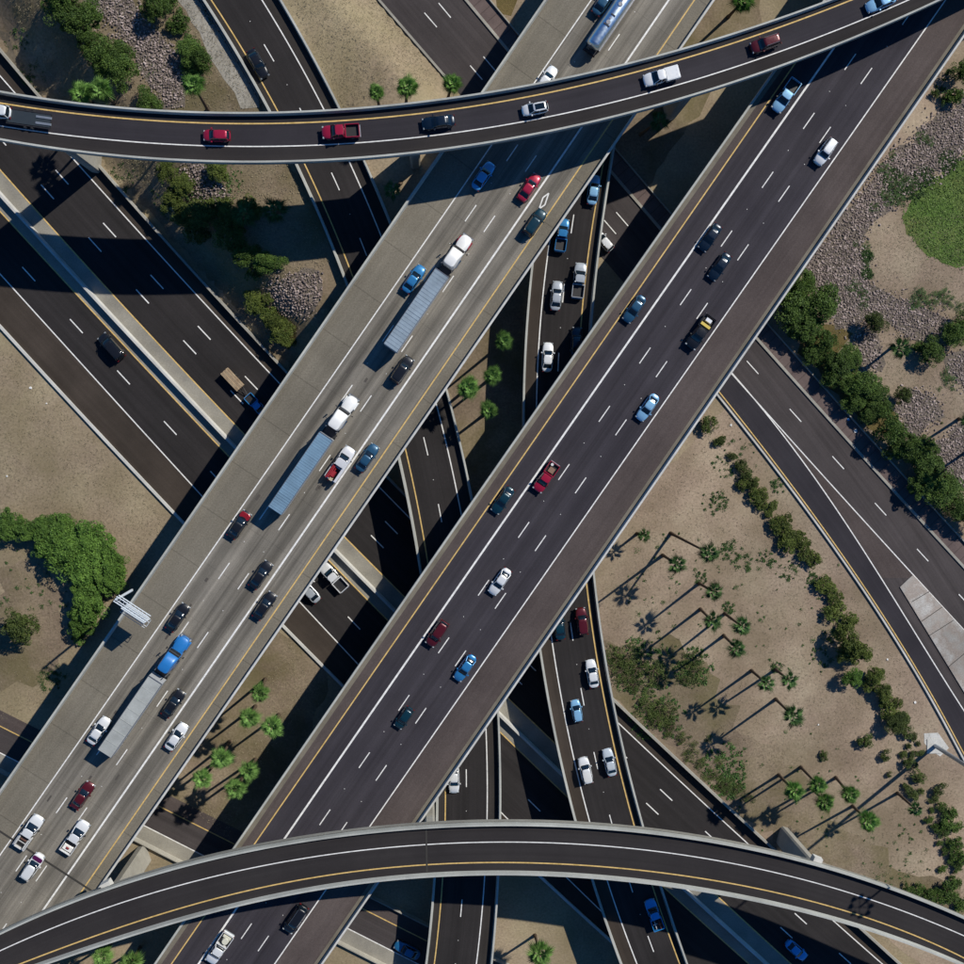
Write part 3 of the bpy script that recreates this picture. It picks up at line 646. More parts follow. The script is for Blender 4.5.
dm = Z('R3', 265, 745, 250, 790, 228, 805, 243, 762); dpts = [P(x, y, ZA) for x, y in dm] + [P(*Z('R3', 265, 745)[0], ZA)]
di = [stripe('', [dpts[i], dpts[i + 1]], .22, None, None, .034 + .002 * i) for i in range(4)]
ow(marks('lane_symbol', di, M['white'], None))
for t_ in (300, 620, 860): pier(ow, None, 'A', t_, A, 'L', 'R', 20, 1.4)
# deck B, dark asphalt
rt, ow = bridge('B', 'wide dark asphalt bridge crossing the middle from upper right to lower left', B, 'L', 'R', -170, 1130, 1.9, M['shoulder'], strips=.75, parmatR='concrete_lite')
ow(road('carriageway', -170, 1130, B['y'], B['w'], ZB, M['asphalt'], dz=.02, cols=10))
add_lines(ow, 'B', [(B['w'], .20), (B['h'], .32)], [B['y']], [(mix(B['h'], B['w'], 1 / 3.), Z('S3', 165, 190)[0]), (mix(B['h'], B['w'], 2 / 3.), Z('S3', 228, 240)[0])], -170, 1130)
for t_ in (200, 520, 800): pier(ow, None, 'B', t_, B, 'L', 'R', 20, 1.4)
# flyovers
for key, Ln, lab, tt0, tt1, prs in (('F1', F1, 'narrow dark curved flyover crossing the top of the picture', -170, 1130, (47, 413, 700, 980)), ('F2', F2, 'narrow dark curved flyover arching across the bottom of the picture', -170, 1130, (104, 430, 830, 1110))):
    rt, ow = bridge(key, lab, Ln, 'T', 'B', tt0, tt1, 3.1, M['asphalt_fly'], parmat='parapet', par_h=.95, pw=.36, inset=.8)
    a_, b_ = ('y', 'w') if key == 'F1' else ('w', 'y')
    o = ribbon('carriageway', world(Ln[a_], tt0, tt1, zof(key), 110), world(Ln[b_], tt0, tt1, zof(key), 110), M['asphalt_new'], None, .02, 4) if key == 'F1' else None
    if o: ow(o)
    add_lines(ow, key, [(Ln['w'], .17)], [Ln['y']], [], tt0, tt1)
    for p_ in prs: pier(ow, None, key, p_, Ln, 'T', 'B', 3.6, 1.7)
    if key == 'F2':
        jv, jf = stripe('', [P(*Ln['T'].px(426), 22.5), P(*Ln['B'].px(427), 22.5)], .3, None, None, .04); ow(mesh('expansion_joint', jv, jf, M['joint']))
for q_ in list(bpy.data.objects):
    if q_.name.startswith('carriageway') and q_.parent: q_.pop('kind', None)
# ---------------------------------------------------------------- vehicles
def pring(xb, xf, w, z, n=28, e=4.0, zfun=None):
    out = []; cx = (xb + xf) / 2; hx = (xf - xb) / 2
    for i in range(n):
        a = 2 * math.pi * (i + .5) / n; c, s = math.cos(a), math.sin(a)
        x = cx + hx * math.copysign(abs(c) ** (2 / e), c); y = w * math.copysign(abs(s) ** (2 / e), s)
        out.append((x, y, z + (zfun(x, y) if zfun else 0)))
    return out
def wheel(root, x, y, r=.34, wd=.24, rim='rim'):
    s = 1 if y > 0 else -1
    t = MB().tube((x, y - s * wd, r), (x, y, r), r, n=16).build('wheel', M['tyre'], root, 40)
    MB().tube((x, y - s * .02, r), (x, y + s * .012, r), r * .62, n=12).build('rim', M[rim], t, 40)
CARS = {  # L, half width, hood z, belt z, roof z, glass base back/front, roof back/front
 'sedan':   dict(L=4.9, w=.93, hz=.78, bz=.92, rz=1.43, gb=-1.95, gf=1.15, rb=-1.15, rf=.30, tz=.98),
 'coupe':   dict(L=4.7, w=.93, hz=.76, bz=.90, rz=1.34, gb=-1.75, gf=.95, rb=-.85, rf=.05, tz=.95),
 'hatch':   dict(L=4.2, w=.90, hz=.80, bz=.95, rz=1.50, gb=-1.98, gf=1.15, rb=-1.60, rf=.35, tz=.95),
 'suv':     dict(L=4.8, w=.97, hz=.98, bz=1.08, rz=1.75, gb=-2.25, gf=1.15, rb=-1.95, rf=.50, tz=1.08),
 'minivan': dict(L=5.1, w=1.0, hz=.95, bz=1.05, rz=1.78, gb=-2.42, gf=1.65, rb=-2.15, rf=.75, tz=1.05),
}
def hood_z(c):
    L2 = c['L'] / 2
    def f(x, y):
        t = 0
        if x > c['gf'] - .2: q = (x - (c['gf'] - .2)) / (L2 - c['gf'] + .2); t -= (c['bz'] - c['hz']) * q + .12 * q ** 4
        if x < c['gb'] + .3: q = (c['gb'] + .3 - x) / (L2 + c['gb'] + .3 + 1e-6); t += (c['tz'] - c['bz']) * min(1, q * 3) - .08 * q ** 4
        return t - .05 * (y / c['w']) ** 2
    return f
def make_car(kind, col, opts=()):
    c = CARS[kind]; L2 = c['L'] / 2; w_ = c['w']; root = empty(kind if kind != 'suv' else 'suv')
    pm = paint(col); hf = hood_z(c); low = lambda x, y: hf(x, y) * .6
    rings = [pring(-L2 + .18, L2 - .2, w_ - .12, .20), pring(-L2 + .04, L2 - .04, w_ - .02, .34), pring(-L2, L2, w_, .55), pring(-L2 + .03, L2 - .05, w_, c['bz'] - .2, zfun=low),
             pring(-L2 + .08, L2 - .12, w_ - .04, c['bz'] - .06, zfun=hf), pring(-L2 + .2, L2 - .3, w_ - .14, c['bz'] + .0, zfun=hf), pring(-L2 + .6, L2 - .8, w_ - .4, c['bz'] + .035, zfun=hf), pring(-L2 + 1.1, L2 - 1.5, .22, c['bz'] + .045, zfun=hf)]
    MB().loft(rings).build('body', pm, root, 35)
    # glasshouse
    gw = w_ - .09; rw = w_ - .27; z0 = c['bz'] - .03; z1 = c['rz'] - .05
    gl = [pring(c['gb'], c['gf'], gw, z0, e=5), pring((c['gb'] + c['rb']) / 2 - .05, (c['gf'] + c['rf']) / 2 + .08, (gw + rw) / 2 + .04, (z0 + z1) / 2 + .02, e=5), pring(c['rb'], c['rf'], rw, z1, e=5)]
    MB().loft(gl).build('windows', M['glass'], root, 40)
    rf = MB().loft([pring(c['rb'] - .04, c['rf'] + .04, rw + .02, z1 - .02, e=5), pring(c['rb'] + .03, c['rf'] - .03, rw - .03, z1 + .045, e=5), pring(c['rb'] + .3, c['rf'] - .3, rw - .25, z1 + .075, e=5)])
    rfo = rf.build('roof', pm if 'blackroof' not in opts else M['glass'], root, 40)
    if 'sunroof' in opts: MB().box(c['rf'] - 1.75, c['rf'] - .25, -rw + .2, rw - .2, z1 + .06, z1 + .095).build('sunroof', M['glass'], rfo)
    for s in (-1, 1):
        pl = MB(); pl.tube((c['gf'] - .1, s * (gw - .06), z0), (c['rf'] + .02, s * (rw - .02), z1), .045, n=5); pl.build('pillar', pm, root); pl = MB()
        pl.tube((c['gb'] + .12, s * (gw - .06), z0), (c['rb'] + .02, s * (rw - .02), z1), .06, n=5); pl.build('pillar', pm, root); pl = MB()
        xm = (c['rf'] + c['rb']) / 2 + .1; pl.tube((xm, s * (gw + .005), z0), (xm, s * (rw + .02), z1), .04, n=5); pl.build('pillar', pm, root)
    if kind in ('suv', 'minivan') and 'rails' in opts:
        for s in (-1, 1): MB().tube((c['rb'] + .2, s * (rw - .08), c['rz'] + .06), (c['rf'] - .2, s * (rw - .08), c['rz'] + .06), .03, n=6).build('roof_rail', M['rim'], root)
    for s in (-1, 1):
        MB().box(c['gf'] - .55, c['gf'] - .33, s * w_ - .02 + (0 if s > 0 else -.2), s * w_ + .02 + (.2 if s > 0 else 0), c['bz'] - .02, c['bz'] + .13, (.02, .02)).build('mirror', pm, root)
        MB().box(L2 - .30, L2 - .05, s * (w_ - .26) - .15, s * (w_ - .26) + .15, c['hz'] - .26, c['hz'] - .09, (.1, .03)).build('headlight', M['lamp'], root)
        MB().box(-L2 + .0, -L2 + .13, s * (w_ - .26) - .16, s * (w_ - .26) + .16, c['tz'] - .32, c['tz'] - .16, (.03, .03)).build('tail_light', M['tail'], root)
    if 'redfront' in opts: MB().loft([pring(L2 - 1.35, L2 - .28, w_ - .1, c['hz'] + .09, e=4), pring(L2 - 1.3, L2 - .34, w_ - .16, c['hz'] + .13, e=4)]).build('hood', paint((.30, .012, .02)), root)
    if 'purplehood' in opts:
        MB().loft([pring(c['gf'] + .05, L2 - .45, w_ - .14, c['hz'] + .08, e=5), pring(c['gf'] + .1, L2 - .5, w_ - .2, c['hz'] + .155, e=5)]).build('hood', paint((.10, .008, .075)), root)
    for x in (L2 - .95, -L2 + .95):
        for s in (-1, 1): wheel(root, x, s * (w_ + .01), .34 if kind in ('sedan', 'coupe', 'hatch') else .38)
    return root
def make_pickup(col, opts=()):
    root = empty('pickup'); pm = paint(col); w_ = 1.0; L2 = 2.85
    def hf(x, y): return (-.12 * max(0, (x - 1.2) / 1.65) - .10 * max(0, (x - 1.2) / 1.65) ** 4 if x > 1.2 else 0) - .04 * (y / w_) ** 2
    MB().loft([pring(-.55, L2 - .15, w_ - .12, .34), pring(-.6, L2, w_, .55), pring(-.62, L2, w_, .9, zfun=lambda x, y: hf(x, y) * .5), pring(-.6, L2 - .08, w_ - .03, 1.06, zfun=hf), pring(-.5, L2 - .25, w_ - .14, 1.12, zfun=hf), pring(0, L2 - .9, w_ - .45, 1.16, zfun=hf)]).build('body', pm, root, 35)
    z0, z1 = 1.08, 1.80
    MB().loft([pring(-.55, 1.55, w_ - .08, z0, e=6), pring(-.52, 1.22, w_ - .16, 1.45, e=6), pring(-.42, .78, w_ - .25, z1, e=6)]).build('windows', M['glass'], root, 40)
    MB().loft([pring(-.46, .8, w_ - .23, z1 - .02, e=5), pring(-.4, .74, w_ - .28, z1 + .05, e=5), pring(-.1, .4, w_ - .55, z1 + .075, e=5)]).build('roof', pm, root, 40)
    for s in (-1, 1):
        pl = MB(); pl.tube((1.42, s * (w_ - .13), z0), (.76, s * (w_ - .27), z1), .05, n=5); pl.build('pillar', pm, root); pl = MB(); pl.tube((-.45, s * (w_ - .13), z0), (-.38, s * (w_ - .27), z1), .1, n=5); pl.build('pillar', pm, root); pl = MB(); pl.tube((.35, s * (w_ - .08), z0), (.3, s * (w_ - .24), z1), .05, n=5); pl.build('pillar', pm, root)
    # bed
    b = MB(); b.box(-L2 + .05, -.64, -w_, -w_ + .1, .45, 1.18); b.box(-L2 + .05, -.64, w_ - .1, w_, .45, 1.18); b.box(-.8, -.64, -w_ + .102, w_ - .102, .45, 1.17)
    bo = b.build('bed', pm, root)
    MB().box(-L2 + .16, -.803, -w_ + .103, w_ - .103, .45, .72).build('bed_floor', M['black_trim'] if 'cover' not in opts else pm, bo)
    MB().box(-L2, -L2 + .09, -w_ + .104, w_ - .104, .5, 1.165).build('tailgate', pm, root)
    MB().box(-L2 - .14, -L2 - .01, -w_ + .1, w_ - .1, .42, .6).build('bumper', M['steel'], root)
    if 'cover' in opts: MB().box(-L2 + .1, -.66, -w_ + .06, w_ - .06, 1.182, 1.23, (.04, .04)).build('bed_cover', pm, root)
    for s in (-1, 1):
        MB().box(1.0, 1.22, s * w_ - (.0 if s > 0 else .26), s * w_ + (.26 if s > 0 else .0), 1.12, 1.36, (.02, .02)).build('mirror', M['black_trim'], root)
        MB().box(L2 - .3, L2 - .04, s * (w_ - .2) - .16, s * (w_ - .2) + .16, .74, .93, (.04, .03)).build('headlight', M['lamp'], root)
        MB().box(-L2 + .0, -L2 + .14, s * (w_ - .1) - .1, s * (w_ - .1) + .1, .8, 1.1, (.01, .01)).build('tail_light', M['tail'], root)
        wheel(root, L2 - .98, s * (w_ + .01), .41, .27); wheel(root, -L2 + 1.15, s * (w_ + .01), .41, .27)
    return root, bo
def put_load(root, items):
    """separate things lying in a bed: (name, label, category, builder) in the vehicle's own frame"""
    for nm, lab, cat, mb_, mat in items:
        o = mb_.build(nm, mat); o.matrix_world = root.matrix_world @ Matrix.Identity(4); o.location = root.location; o.rotation_euler = root.rotation_euler; o.scale = root.scale; tag(o, lab, cat)
def make_semi(col, roofcol, red=False, tank=False, ridges=.6, fair=True):
    root = empty('semi_truck' if not tank else 'tank_truck'); pm = paint(col, .35, .05)
    X = 0.0
    # tractor: nose at +11.2
    n = 11.2
    hood = [pring(n - 3.0, n, 1.02, .55, e=3.2), pring(n - 3.0, n - .02, 1.08, 1.1, e=3.0), pring(n - 3.0, n - .12, 1.0, 1.7, e=3.0, zfun=lambda x, y: -.25 * max(0, (x - n + 1.6) / 1.6)), pring(n - 2.9, n - .5, .72, 1.9, e=3, zfun=lambda x, y: -.25 * max(0, (x - n + 1.8) / 1.8))]
    MB().loft(hood).build('hood', pm, root, 40)
    for s in (-1, 1):
        MB().box(n - 2.0, n - .45, s * 1.05 - .2, s * 1.05 + .2, .55, 1.22, (.2, .05)).build('fender', paint((.32, .01, .03)) if red else pm, root)
        MB().box(n - .32, n - .02, s * .86 - .16, s * .86 + .16, .8, 1.12, (.05, .02)).build('headlight', M['lamp'], root)
    MB().box(n - .05, n + .16, -1.12, 1.12, .4, .75, (.03, .1)).build('bumper', M['rim'], root)
    cab = MB().loft([pring(n - 6.3, n - 2.45, 1.12, .8, e=7), pring(n - 6.3, n - 2.5, 1.16, 1.85, e=7), pring(n - 6.3, n - 3.05, 1.12, 2.75, e=7), pring(n - 6.25, n - 3.5, 1.02, 3.35, e=6), pring(n - 6.2, n - 4.3, .92, 3.75, e=5), pring(n - 6.0, n - 4.9, .7, 3.82, e=5)])
    co = cab.build('cab', pm, root, 35)
    MB().loft([pring(n - 3.6, n - 2.52, 1.05, 1.95, e=6), pring(n - 4.0, n - 2.98, 1.0, 2.72, e=6)]).build('windshield', M['glass'], root, 40)
    MB().box(n - 3.2, n - 2.7, -.95, .95, 2.72, 2.82, (.1, .05)).build('sun_visor', M['black_trim'], root)
    for s in (-1, 1):
        MB().box(n - 3.9, n - 3.1, s * 1.165 - .006, s * 1.165 + .006, 1.9, 2.5).build('side_window', M['glass'], root)
        MB().tube((n - 3.0, s * 1.12, 2.3), (n - 2.85, s * 1.6, 2.3), .03).box(n - 2.98, n - 2.78, s * 1.6 - .1, s * 1.6 + .1, 1.9, 2.6, (.02, .02)).build('mirror', M['black_trim'], root)
        MB().tube((n - 6.5, s * 1.02, .8), (n - 6.5, s * 1.02, 3.9), .09, n=8).build('exhaust_stack', M['rim'], root, 40)
        MB().tube((n - 5.6, s * 1.0, .75), (n - 4.0, s * 1.0, .75), .33, n=12).build('fuel_tank', M['rim'], root, 40)
        wheel(root, n - 1.2, s * 1.22, .5, .32)
        for xx in (n - 7.5, n - 8.8): wheel(root, xx, s * 1.25, .5, .55)
    MB().box(n - 9.6, n - 2.4, -.45, .45, .6, .95).box(n - 9.4, n - 6.35, -1.0, 1.0, 1.0, 1.12).build('chassis', M['dkmetal'], root)
    xr = -11.6; xf_ = 3.35
    if not tank:
        t = MB().box(xr, xf_, -1.3, 1.3, 1.2, 4.02).build('trailer', flat('trailer_side', (.5, .52, .54), .5, .3), root)
        r = MB(); L_ = xf_ - xr; nr = int(L_ / ridges)
        r.box(xr, xf_, -1.3, 1.3, 4.022, 4.06, (.02, .03))
        rr = random.Random(int(ridges * 100))
        for i in range(1, nr): xx = xr + L_ * i / nr; r.box(xx - .05, xx + .05, -1.24, 1.24, 4.061, 4.08 + .03 * rr.random())
        r.build('roof_panel', noise_mat('trailer_roof', [(.3, tuple(v * .85 for v in roofcol)), (.7, tuple(min(1, v * 1.12) for v in roofcol))], .5, .6, .1, 6, .1, big=(.12, .1), spec=.4), t)
        for s in (-1, 1): MB().box(xr, xf_, s * 1.29 - .04, s * 1.29 + .04, 4.062, 4.10).build('roof_rail', M['rim'], t)
        MB().box(xf_ - .06, xf_ + .05, -1.28, 1.28, 3.95, 4.11).build('front_rail', M['rim'], t)
        MB().box(xr - .06, xr - .005, -1.22, 1.22, 1.25, 3.95).build('rear_door', flat('trailer_door', (.55, .55, .55), .5), t)
        for s in (-1, 1):
            for xx in (xr + 1.3, xr + 2.6): wheel(root, xx, s * 1.27, .5, .55)
            MB().box(2.2, 2.35, s * .9 - .08, s * .9 + .08, .1, 1.2).build('landing_leg', M['dkmetal'], root)
    else:
        V = []; rings = []
        for x, r in ((xr + .2, .2), (xr + .25, .75), (xr + .5, 1.0), (xr + .8, 1.07), (xf_ - .8, 1.07), (xf_ - .5, 1.0), (xf_ - .25, .75), (xf_ - .2, .2)):
            rings.append([(x, 1.14 * r * math.cos(2 * math.pi * i / 28), 2.35 + r * math.sin(2 * math.pi * i / 28)) for i in range(28)])
        t = MB().loft(rings).build('tank', M['chrome'], root, 40)
        for s in (-1, 1): MB().box(xr + .6, xf_ - .6, s * 1.3 - .12, s * 1.3 + .12, 1.75, 1.8).build('side_fender', M['rim'], root)
        for xx in (xr + 4.6, xr + 8.1, xr + 11.4):
            MB().tube((xx, 0, 3.38), (xx, 0, 3.52), .36, n=16).tube((xx + .7, .1, 3.38), (xx + .7, .1, 3.5), .14, n=10).build('hatch_cover', M['rim'], t, 40)
        MB().box(xr + 4.0, xr + 4.2, -.55, .55, 3.38, 3.5).box(xr + 5.9, xr + 6.1, -.4, .4, 3.4, 3.5).build('walkway', M['dkmetal'], t)
        MB().box(xr - .25, xr + 1.0, -1.1, 1.1, .7, 1.1).box(xr - .3, xr - .1, -1.15, 1.15, .5, .8).build('rear_frame', M['dkmetal'], root)
        lb = MB()
        for s in (-.2, .2): lb.tube((xr + .05, .5 + s, .9), (xr + .15, .5 + s, 3.3), .03, n=5)
        for k in range(6): lb.tube((xr + .08, .3, 1.2 + k * .38), (xr + .08, .7, 1.2 + k * .38), .02, n=5)
        lb.build('ladder', M['rim'], root)
        for s in (-1, 1):
            MB().box(xr - .3, xr - .2, s * .9 - .1, s * .9 + .1, .85, 1.0).build('tail_light', M['tail'], root)
            for xx in (xr + 1.6, xr + 2.9): wheel(root, xx, s * 1.27, .5, .55)
    return root
ROADW = {'A': (A, 'h', -1), 'B': (B, 'h', 1), 'C': (C, 'w', -1), 'D': (D, 'w', 1), 'E1': (E, 'w1', 1), 'E2': (E, 'w2', -1), 'F1': (F1, 'w', -1), 'G': (G, 'R', -1), 'J': (J, 'w', -1)}
def heading(key, px):
    d, l, s = ROADW[key]; ln = d[l]; t = px[1] if ln.axis == 'y' else px[0]; z = zof(key[0] if key[0] in 'EG' else key); z = z(t) if callable(z) else z
    a, b = P(*ln.px(t - 4), z), P(*ln.px(t + 4), z); v = (b - a) * s; return math.atan2(v.y, v.x)
def deckz(key, px):
    z = zof(key[0] if key[0] in 'EG' else key)
    if callable(z): z = z(px[1] if key == 'D' else px[0])
    return z + .03
def place(root, key, px, lab, cat, group='vehicles driving on the interchange', scale=1.07, hmid=.8, turn=0, loc=None):
    z = deckz(key, px); p = P(px[0], px[1], z + hmid); root.location = (p.x, p.y, z); root.rotation_euler = (0, 0, heading(key, px) + turn); root.scale = (scale,) * 3
    tag(root, lab, cat, group); return root
WHT = (.80, .82, .83); SIL = (.42, .46, .50); BLK = (.012, .013, .016); NAVY = (.005, .014, .030); BLU = (.03, .20, .46); LBL = (.24, .48, .72); RED = (.36, .01, .04); DRD = (.09, .008, .012); GRY = (.10, .12, .14); TEAL = (.005, .035, .055); SLT = (.022, .085, .16); BRED = (.36, .012, .045)
z0 = lambda r, x, y: Z(r, x, y)[0]
cars = [
 ('F1', 'hatch', BRED, z0('R1', 835, 522), 'bright red hatchback on the top flyover, left of the red pickup', ()),
 ('F1', 'sedan', NAVY, z0('R2', 765, 470), 'dark blue sedan on the top flyover behind the red pickup', ()),
 ('F1', 'hatch', WHT, z0('R3', 213, 418), 'white crossover with dark sunroof on the top flyover', ('sunroof',)),
 ('F1', 'suv', DRD, z0('R4', 198, 168), 'maroon suv on the right part of the top flyover', ('rails',)),
 ('F1', 'sedan', LBL, z0('R4', 645, 8), 'pale blue sedan leaving the top flyover at the top edge', ()),
 ('D', 'sedan', BLK, z0('R2', 68, 245), 'black sedan on the narrow bridge at the top left, above the flyover', ()),
 ('D', 'sedan', WHT, z0('S6', 825, 252), 'white sedan half hidden under the wide dark bridge, just above the bottom flyover', ()),
 ('E2', 'minivan', BLK, z0('R5', 430, 412), 'black minivan alone on the lower left freeway', ()),
 ('E2', 'sedan', SIL, z0('S2', 265, 428), 'silver car just emerging from under the pale bridge', ()),
 ('E1', 'sedan', (.03, .32, .75), z0('S8', 318, 912), 'blue sedan in bridge shadow at the lower right bottom edge', ()),
 ('G', 'hatch', WHT, z0('R3', 478, 930), 'white car on the shaded street between the two wide bridges', ()),
 ('J', 'sedan', (.02, .16, .36), z0('S6', 645, 912), 'dark blue sedan in deep shade at the bottom beside the jersey barrier', ()),
 ('A', 'sedan', SLT, z0('R3', 478, 3), 'dark blue car cut by the top edge beside the tank truck', ()),
 ('A', 'sedan', WHT, z0('R3', 255, 308), 'white sedan slipping under the top flyover on the pale bridge', ()),
 ('A', 'sedan', (.08, .38, .75), z0('R2', 938, 678), 'light blue sedan in the flyover shadow on the pale bridge', ()),
 ('A', 'sedan', BRED, z0('R3', 190, 722), 'red sedan at the edge of the flyover shadow on the pale bridge', ()),
 ('A', 'suv', TEAL, z0('R3', 212, 858), 'black suv beside the diamond lane symbol', ()),
 ('A', 'sedan', BLU, z0('R6', 670, 150), 'blue sedan alongside the trailer of the upper white semi truck', ()),
 ('A', 'suv', BLK, z0('R6', 625, 500), 'black suv between the two white semi trucks', ()),
 ('A', 'sedan', SLT, z0('R6', 490, 840), 'slate blue sedan in the lane by the yellow line, right of the red trimmed flatbed', ()),
 ('A', 'sedan', BLK, z0('S1', 922, 172), 'black car with a dark red hood behind the second white semi truck', ('redfront',)),
 ('A', 'sedan', BLK, z0('S2', 80, 366), 'upper of two black sedans together right of the overhead sign', ()),
 ('A', 'sedan', BLK, z0('S2', 95, 485), 'lower of two black sedans together right of the overhead sign', ()),
 ('A', 'sedan', BLK, z0('S1', 685, 530), 'black sedan ahead of the blue semi truck', ()),
 ('A', 'sedan', BLK, z0('S1', 668, 862), 'black sedan to the right of the blue truck trailer', ()),
 ('A', 'sedan', WHT, z0('S5', 380, 65), 'white sedan to the left of the end of the blue truck trailer', ()),
 ('A', 'sedan', WHT, z0('S5', 680, 88), 'white sedan in the lane between thick white and yellow lines near the lower left palms', ('blackrear',)),
 ('A', 'sedan', DRD, z0('S5', 318, 315), 'dark maroon sedan behind the blue semi truck', ()),
 ('A', 'suv', WHT, z0('S5', 126, 588), 'white car with a purple hood at the lower left', ('purplehood',)),
 ('B', 'suv', WHT, z0('R4', 430, 585), 'white suv with roof rails in the right lane of the dark bridge', ('rails',)),
 ('B', 'sedan', NAVY, z0('R3', 888, 915), 'dark navy sedan, upper of the two dark cars near the top of the dark bridge', ()),
 ('B', 'sedan', NAVY, z0('R8', 22, 102), 'dark navy sedan, lower of the two dark cars near the top of the dark bridge', ()),
 ('B', 'sedan', SLT, z0('R7', 596, 265), 'blue grey sedan between the yellow and thick white lines of the dark bridge', ()),
 ('B', 'sedan', LBL, z0('R7', 647, 645), 'pale blue and white sedan in the middle of the dark bridge', ()),
 ('B', 'sedan', TEAL, z0('S3', 88, 78), 'small dark teal sedan left of the red pickup on the dark bridge', ()),
 ('B', 'sedan', WHT, z0('S3', 77, 392), 'white sedan with black rear window in the centre of the dark bridge', ()),
 ('B', 'suv', DRD, z0('S2', 760, 592), 'dark red suv on the dark bridge', ()),
 ('B', 'sedan', BLU, z0('S2', 868, 725), 'bright blue sedan on the lower half of the dark bridge', ()),
 ('B', 'hatch', TEAL, z0('S2', 632, 918), 'dark teal hatchback on the lower half of the dark bridge', ()),
 ('B', 'minivan', BLK, z0('S6', 215, 790), 'black van below the bottom flyover on the dark bridge', ('rails',)),
 ('C', 'sedan', LBL, z0('R3', 438, 732), 'pale blue sedan at the top of the narrow bridge between the wide ones', ()),
 ('C', 'sedan', SIL, z0('R7', 295, 215), 'silver beige sedan left of the silver pickup', ()),
 ('C', 'sedan', NAVY, z0('R7', 372, 392), 'dark car in shade half hidden by the edge of the dark bridge', ()),
 ('C', 'sedan', WHT, z0('R7', 261, 452), 'white sedan next to the three small palms, entering the shade', ()),
 ('C', 'sedan', TEAL, z0('S3', 305, 562), 'dark blue car half under the right edge of the dark bridge', ()),
 ('C', 'suv', DRD, z0('S3', 393, 545), 'dark red suv emerging below the dark bridge', ()),
 ('C', 'sedan', WHT, z0('S3', 433, 747), 'white sedan below the dark red suv', ()),
 ('C', 'hatch', LBL, z0('S3', 373, 892), 'pale blue hatchback in the left lane below the dark red suv', ()),
 ('C', 'sedan', (.55, .62, .68), z0('S7', 500, 187), 'silver blue sedan just above the bottom flyover by the yellow line', ()),
 ('C', 'suv', WHT, z0('S7', 407, 218), 'white estate car in the left lane just above the bottom flyover', ()),
]
LEN = {'sedan': 1.07, 'suv': 1.06, 'hatch': 1.02, 'minivan': 1.1, 'coupe': 1.07}
for key, kd, col, px, lab, op in cars:
    r = make_car(kd, col, op)
    if kd == 'suv': r.name = 'sport_utility_vehicle'
    place(r, key, px, lab, {'suv': 'suv', 'hatch': 'hatchback', 'minivan': 'minivan'}.get(kd, 'car'), scale=LEN[kd])
# pickups
def pick(key, col, px, lab, op=(), sc_=1.03, loads=()):
    r, bo = make_pickup(col, op); place(r, key, px, lab, 'pickup', scale=sc_, hmid=1.0)
    put_load(r, loads); return r
pick('F1', BRED, z0('R2', 388, 506), 'bright red pickup with an empty dark bed on the top flyover')
pick('F1', WHT, z0('R3', 700, 293), 'white pickup with a covered bed on the top flyover', ('cover',))
tr = place(make_car('suv', WHT, ()), 'F1', z0('R1', -22, 426), 'white suv towing an empty car trailer at the left edge of the top flyover', 'suv'); tr.name = 'sport_utility_vehicle'
pick('E2', WHT, z0('S2', 360, 375), 'white pickup with dark bed between the two wide bridges on the lower freeway', sc_=1.08)
pick('B', LBL, z0('R4', 278, 368), 'light blue pickup near the top flyover on the dark bridge', sc_=1.08)
pick('B', RED, z0('R7', 255, 915), 'red pickup with a loaded bed in the middle of the dark bridge', sc_=1.0,
     loads=[('crate', 'brown crates in the bed of the red pickup', 'crates', MB().box(-2.0, -1.0, -.5, .6, .74, 1.15, (.05, .05)), flat('crate_wood', (.22, .13, .09), .8)),
            ('bucket', 'white bucket at the tail of the red pickup bed', 'bucket', MB().tube((-2.4, -.4, .74), (-2.4, -.4, 1.12), .22, .26, 12), flat('bucket_plastic', (.6, .6, .6), .5))])
pick('B', BLK, z0('R7', 850, 355), 'black pickup carrying yellow and white boxes on the dark bridge', sc_=1.12,
     loads=[('toolbox', 'yellow box across the bed of the black pickup', 'box', MB().box(-1.45, -.95, -.85, .85, .74, 1.32, (.03, .03)), flat('yellow_box', (.62, .47, .09), .5)),
            ('toolbox', 'white box at the tail of the black pickup bed', 'box', MB().box(-2.4, -1.8, -.5, .5, .74, 1.25, (.03, .03)), flat('white_box', (.7, .72, .75), .5))])
pick('A', WHT, z0('S5', 112, 455), 'white pickup with a ladder rack and open tailgate at the lower left', sc_=1.12,
     loads=[('tool_rack', 'pale tool rack in the bed of the white pickup at the left', 'rack', MB().box(-2.5, -.9, -.85, -.6, .74, 1.5).box(-2.5, -.9, .6, .85, .74, 1.5).box(-1.6, -1.5, -.6, .6, 1.4, 1.5), flat('rack_metal', (.45, .46, .45), .5)),
            ('toolbox', 'brown box in the bed of the white pickup at the left', 'box', MB().box(-1.4, -.9, -.55, .55, .74, 1.2), flat('brown_box', (.12, .06, .045), .7))])
pick('A', WHT, z0('S5', 290, 475), 'white pickup by the thick white line at the lower left', sc_=1.1,
     loads=[('rag', 'red and white bundle in the bed of the second white pickup', 'bundle', MB().box(-2.6, -1.6, -.8, .8, .74, .95, (.1, .1)), M['white']),
            ('bag', 'small dark red bag in the bed of the second white pickup', 'bag', MB().box(-2.2, -1.9, -.25, .3, .96, 1.15, (.08, .08)), flat('bag_red', (.2, .02, .02), .7))])
pick('B', WHT, z0('S5', 845, 905), 'white pickup with a cluttered bed at the bottom edge of the dark bridge', sc_=1.08,
     loads=[('furniture', 'pale yellow and white round furniture in the bed at the bottom edge', 'furniture', MB().tube((-1.7, .1, .74), (-1.7, .1, 1.4), .62, .5, 14).box(-2.5, -2.2, -.7, .7, .74, 1.25), flat('furniture_cream', (.6, .6, .5), .6))])
pick('C', SIL, z0('R7', 383, 155), 'silver pickup with a dark bed beside the yellow line', sc_=1.08)
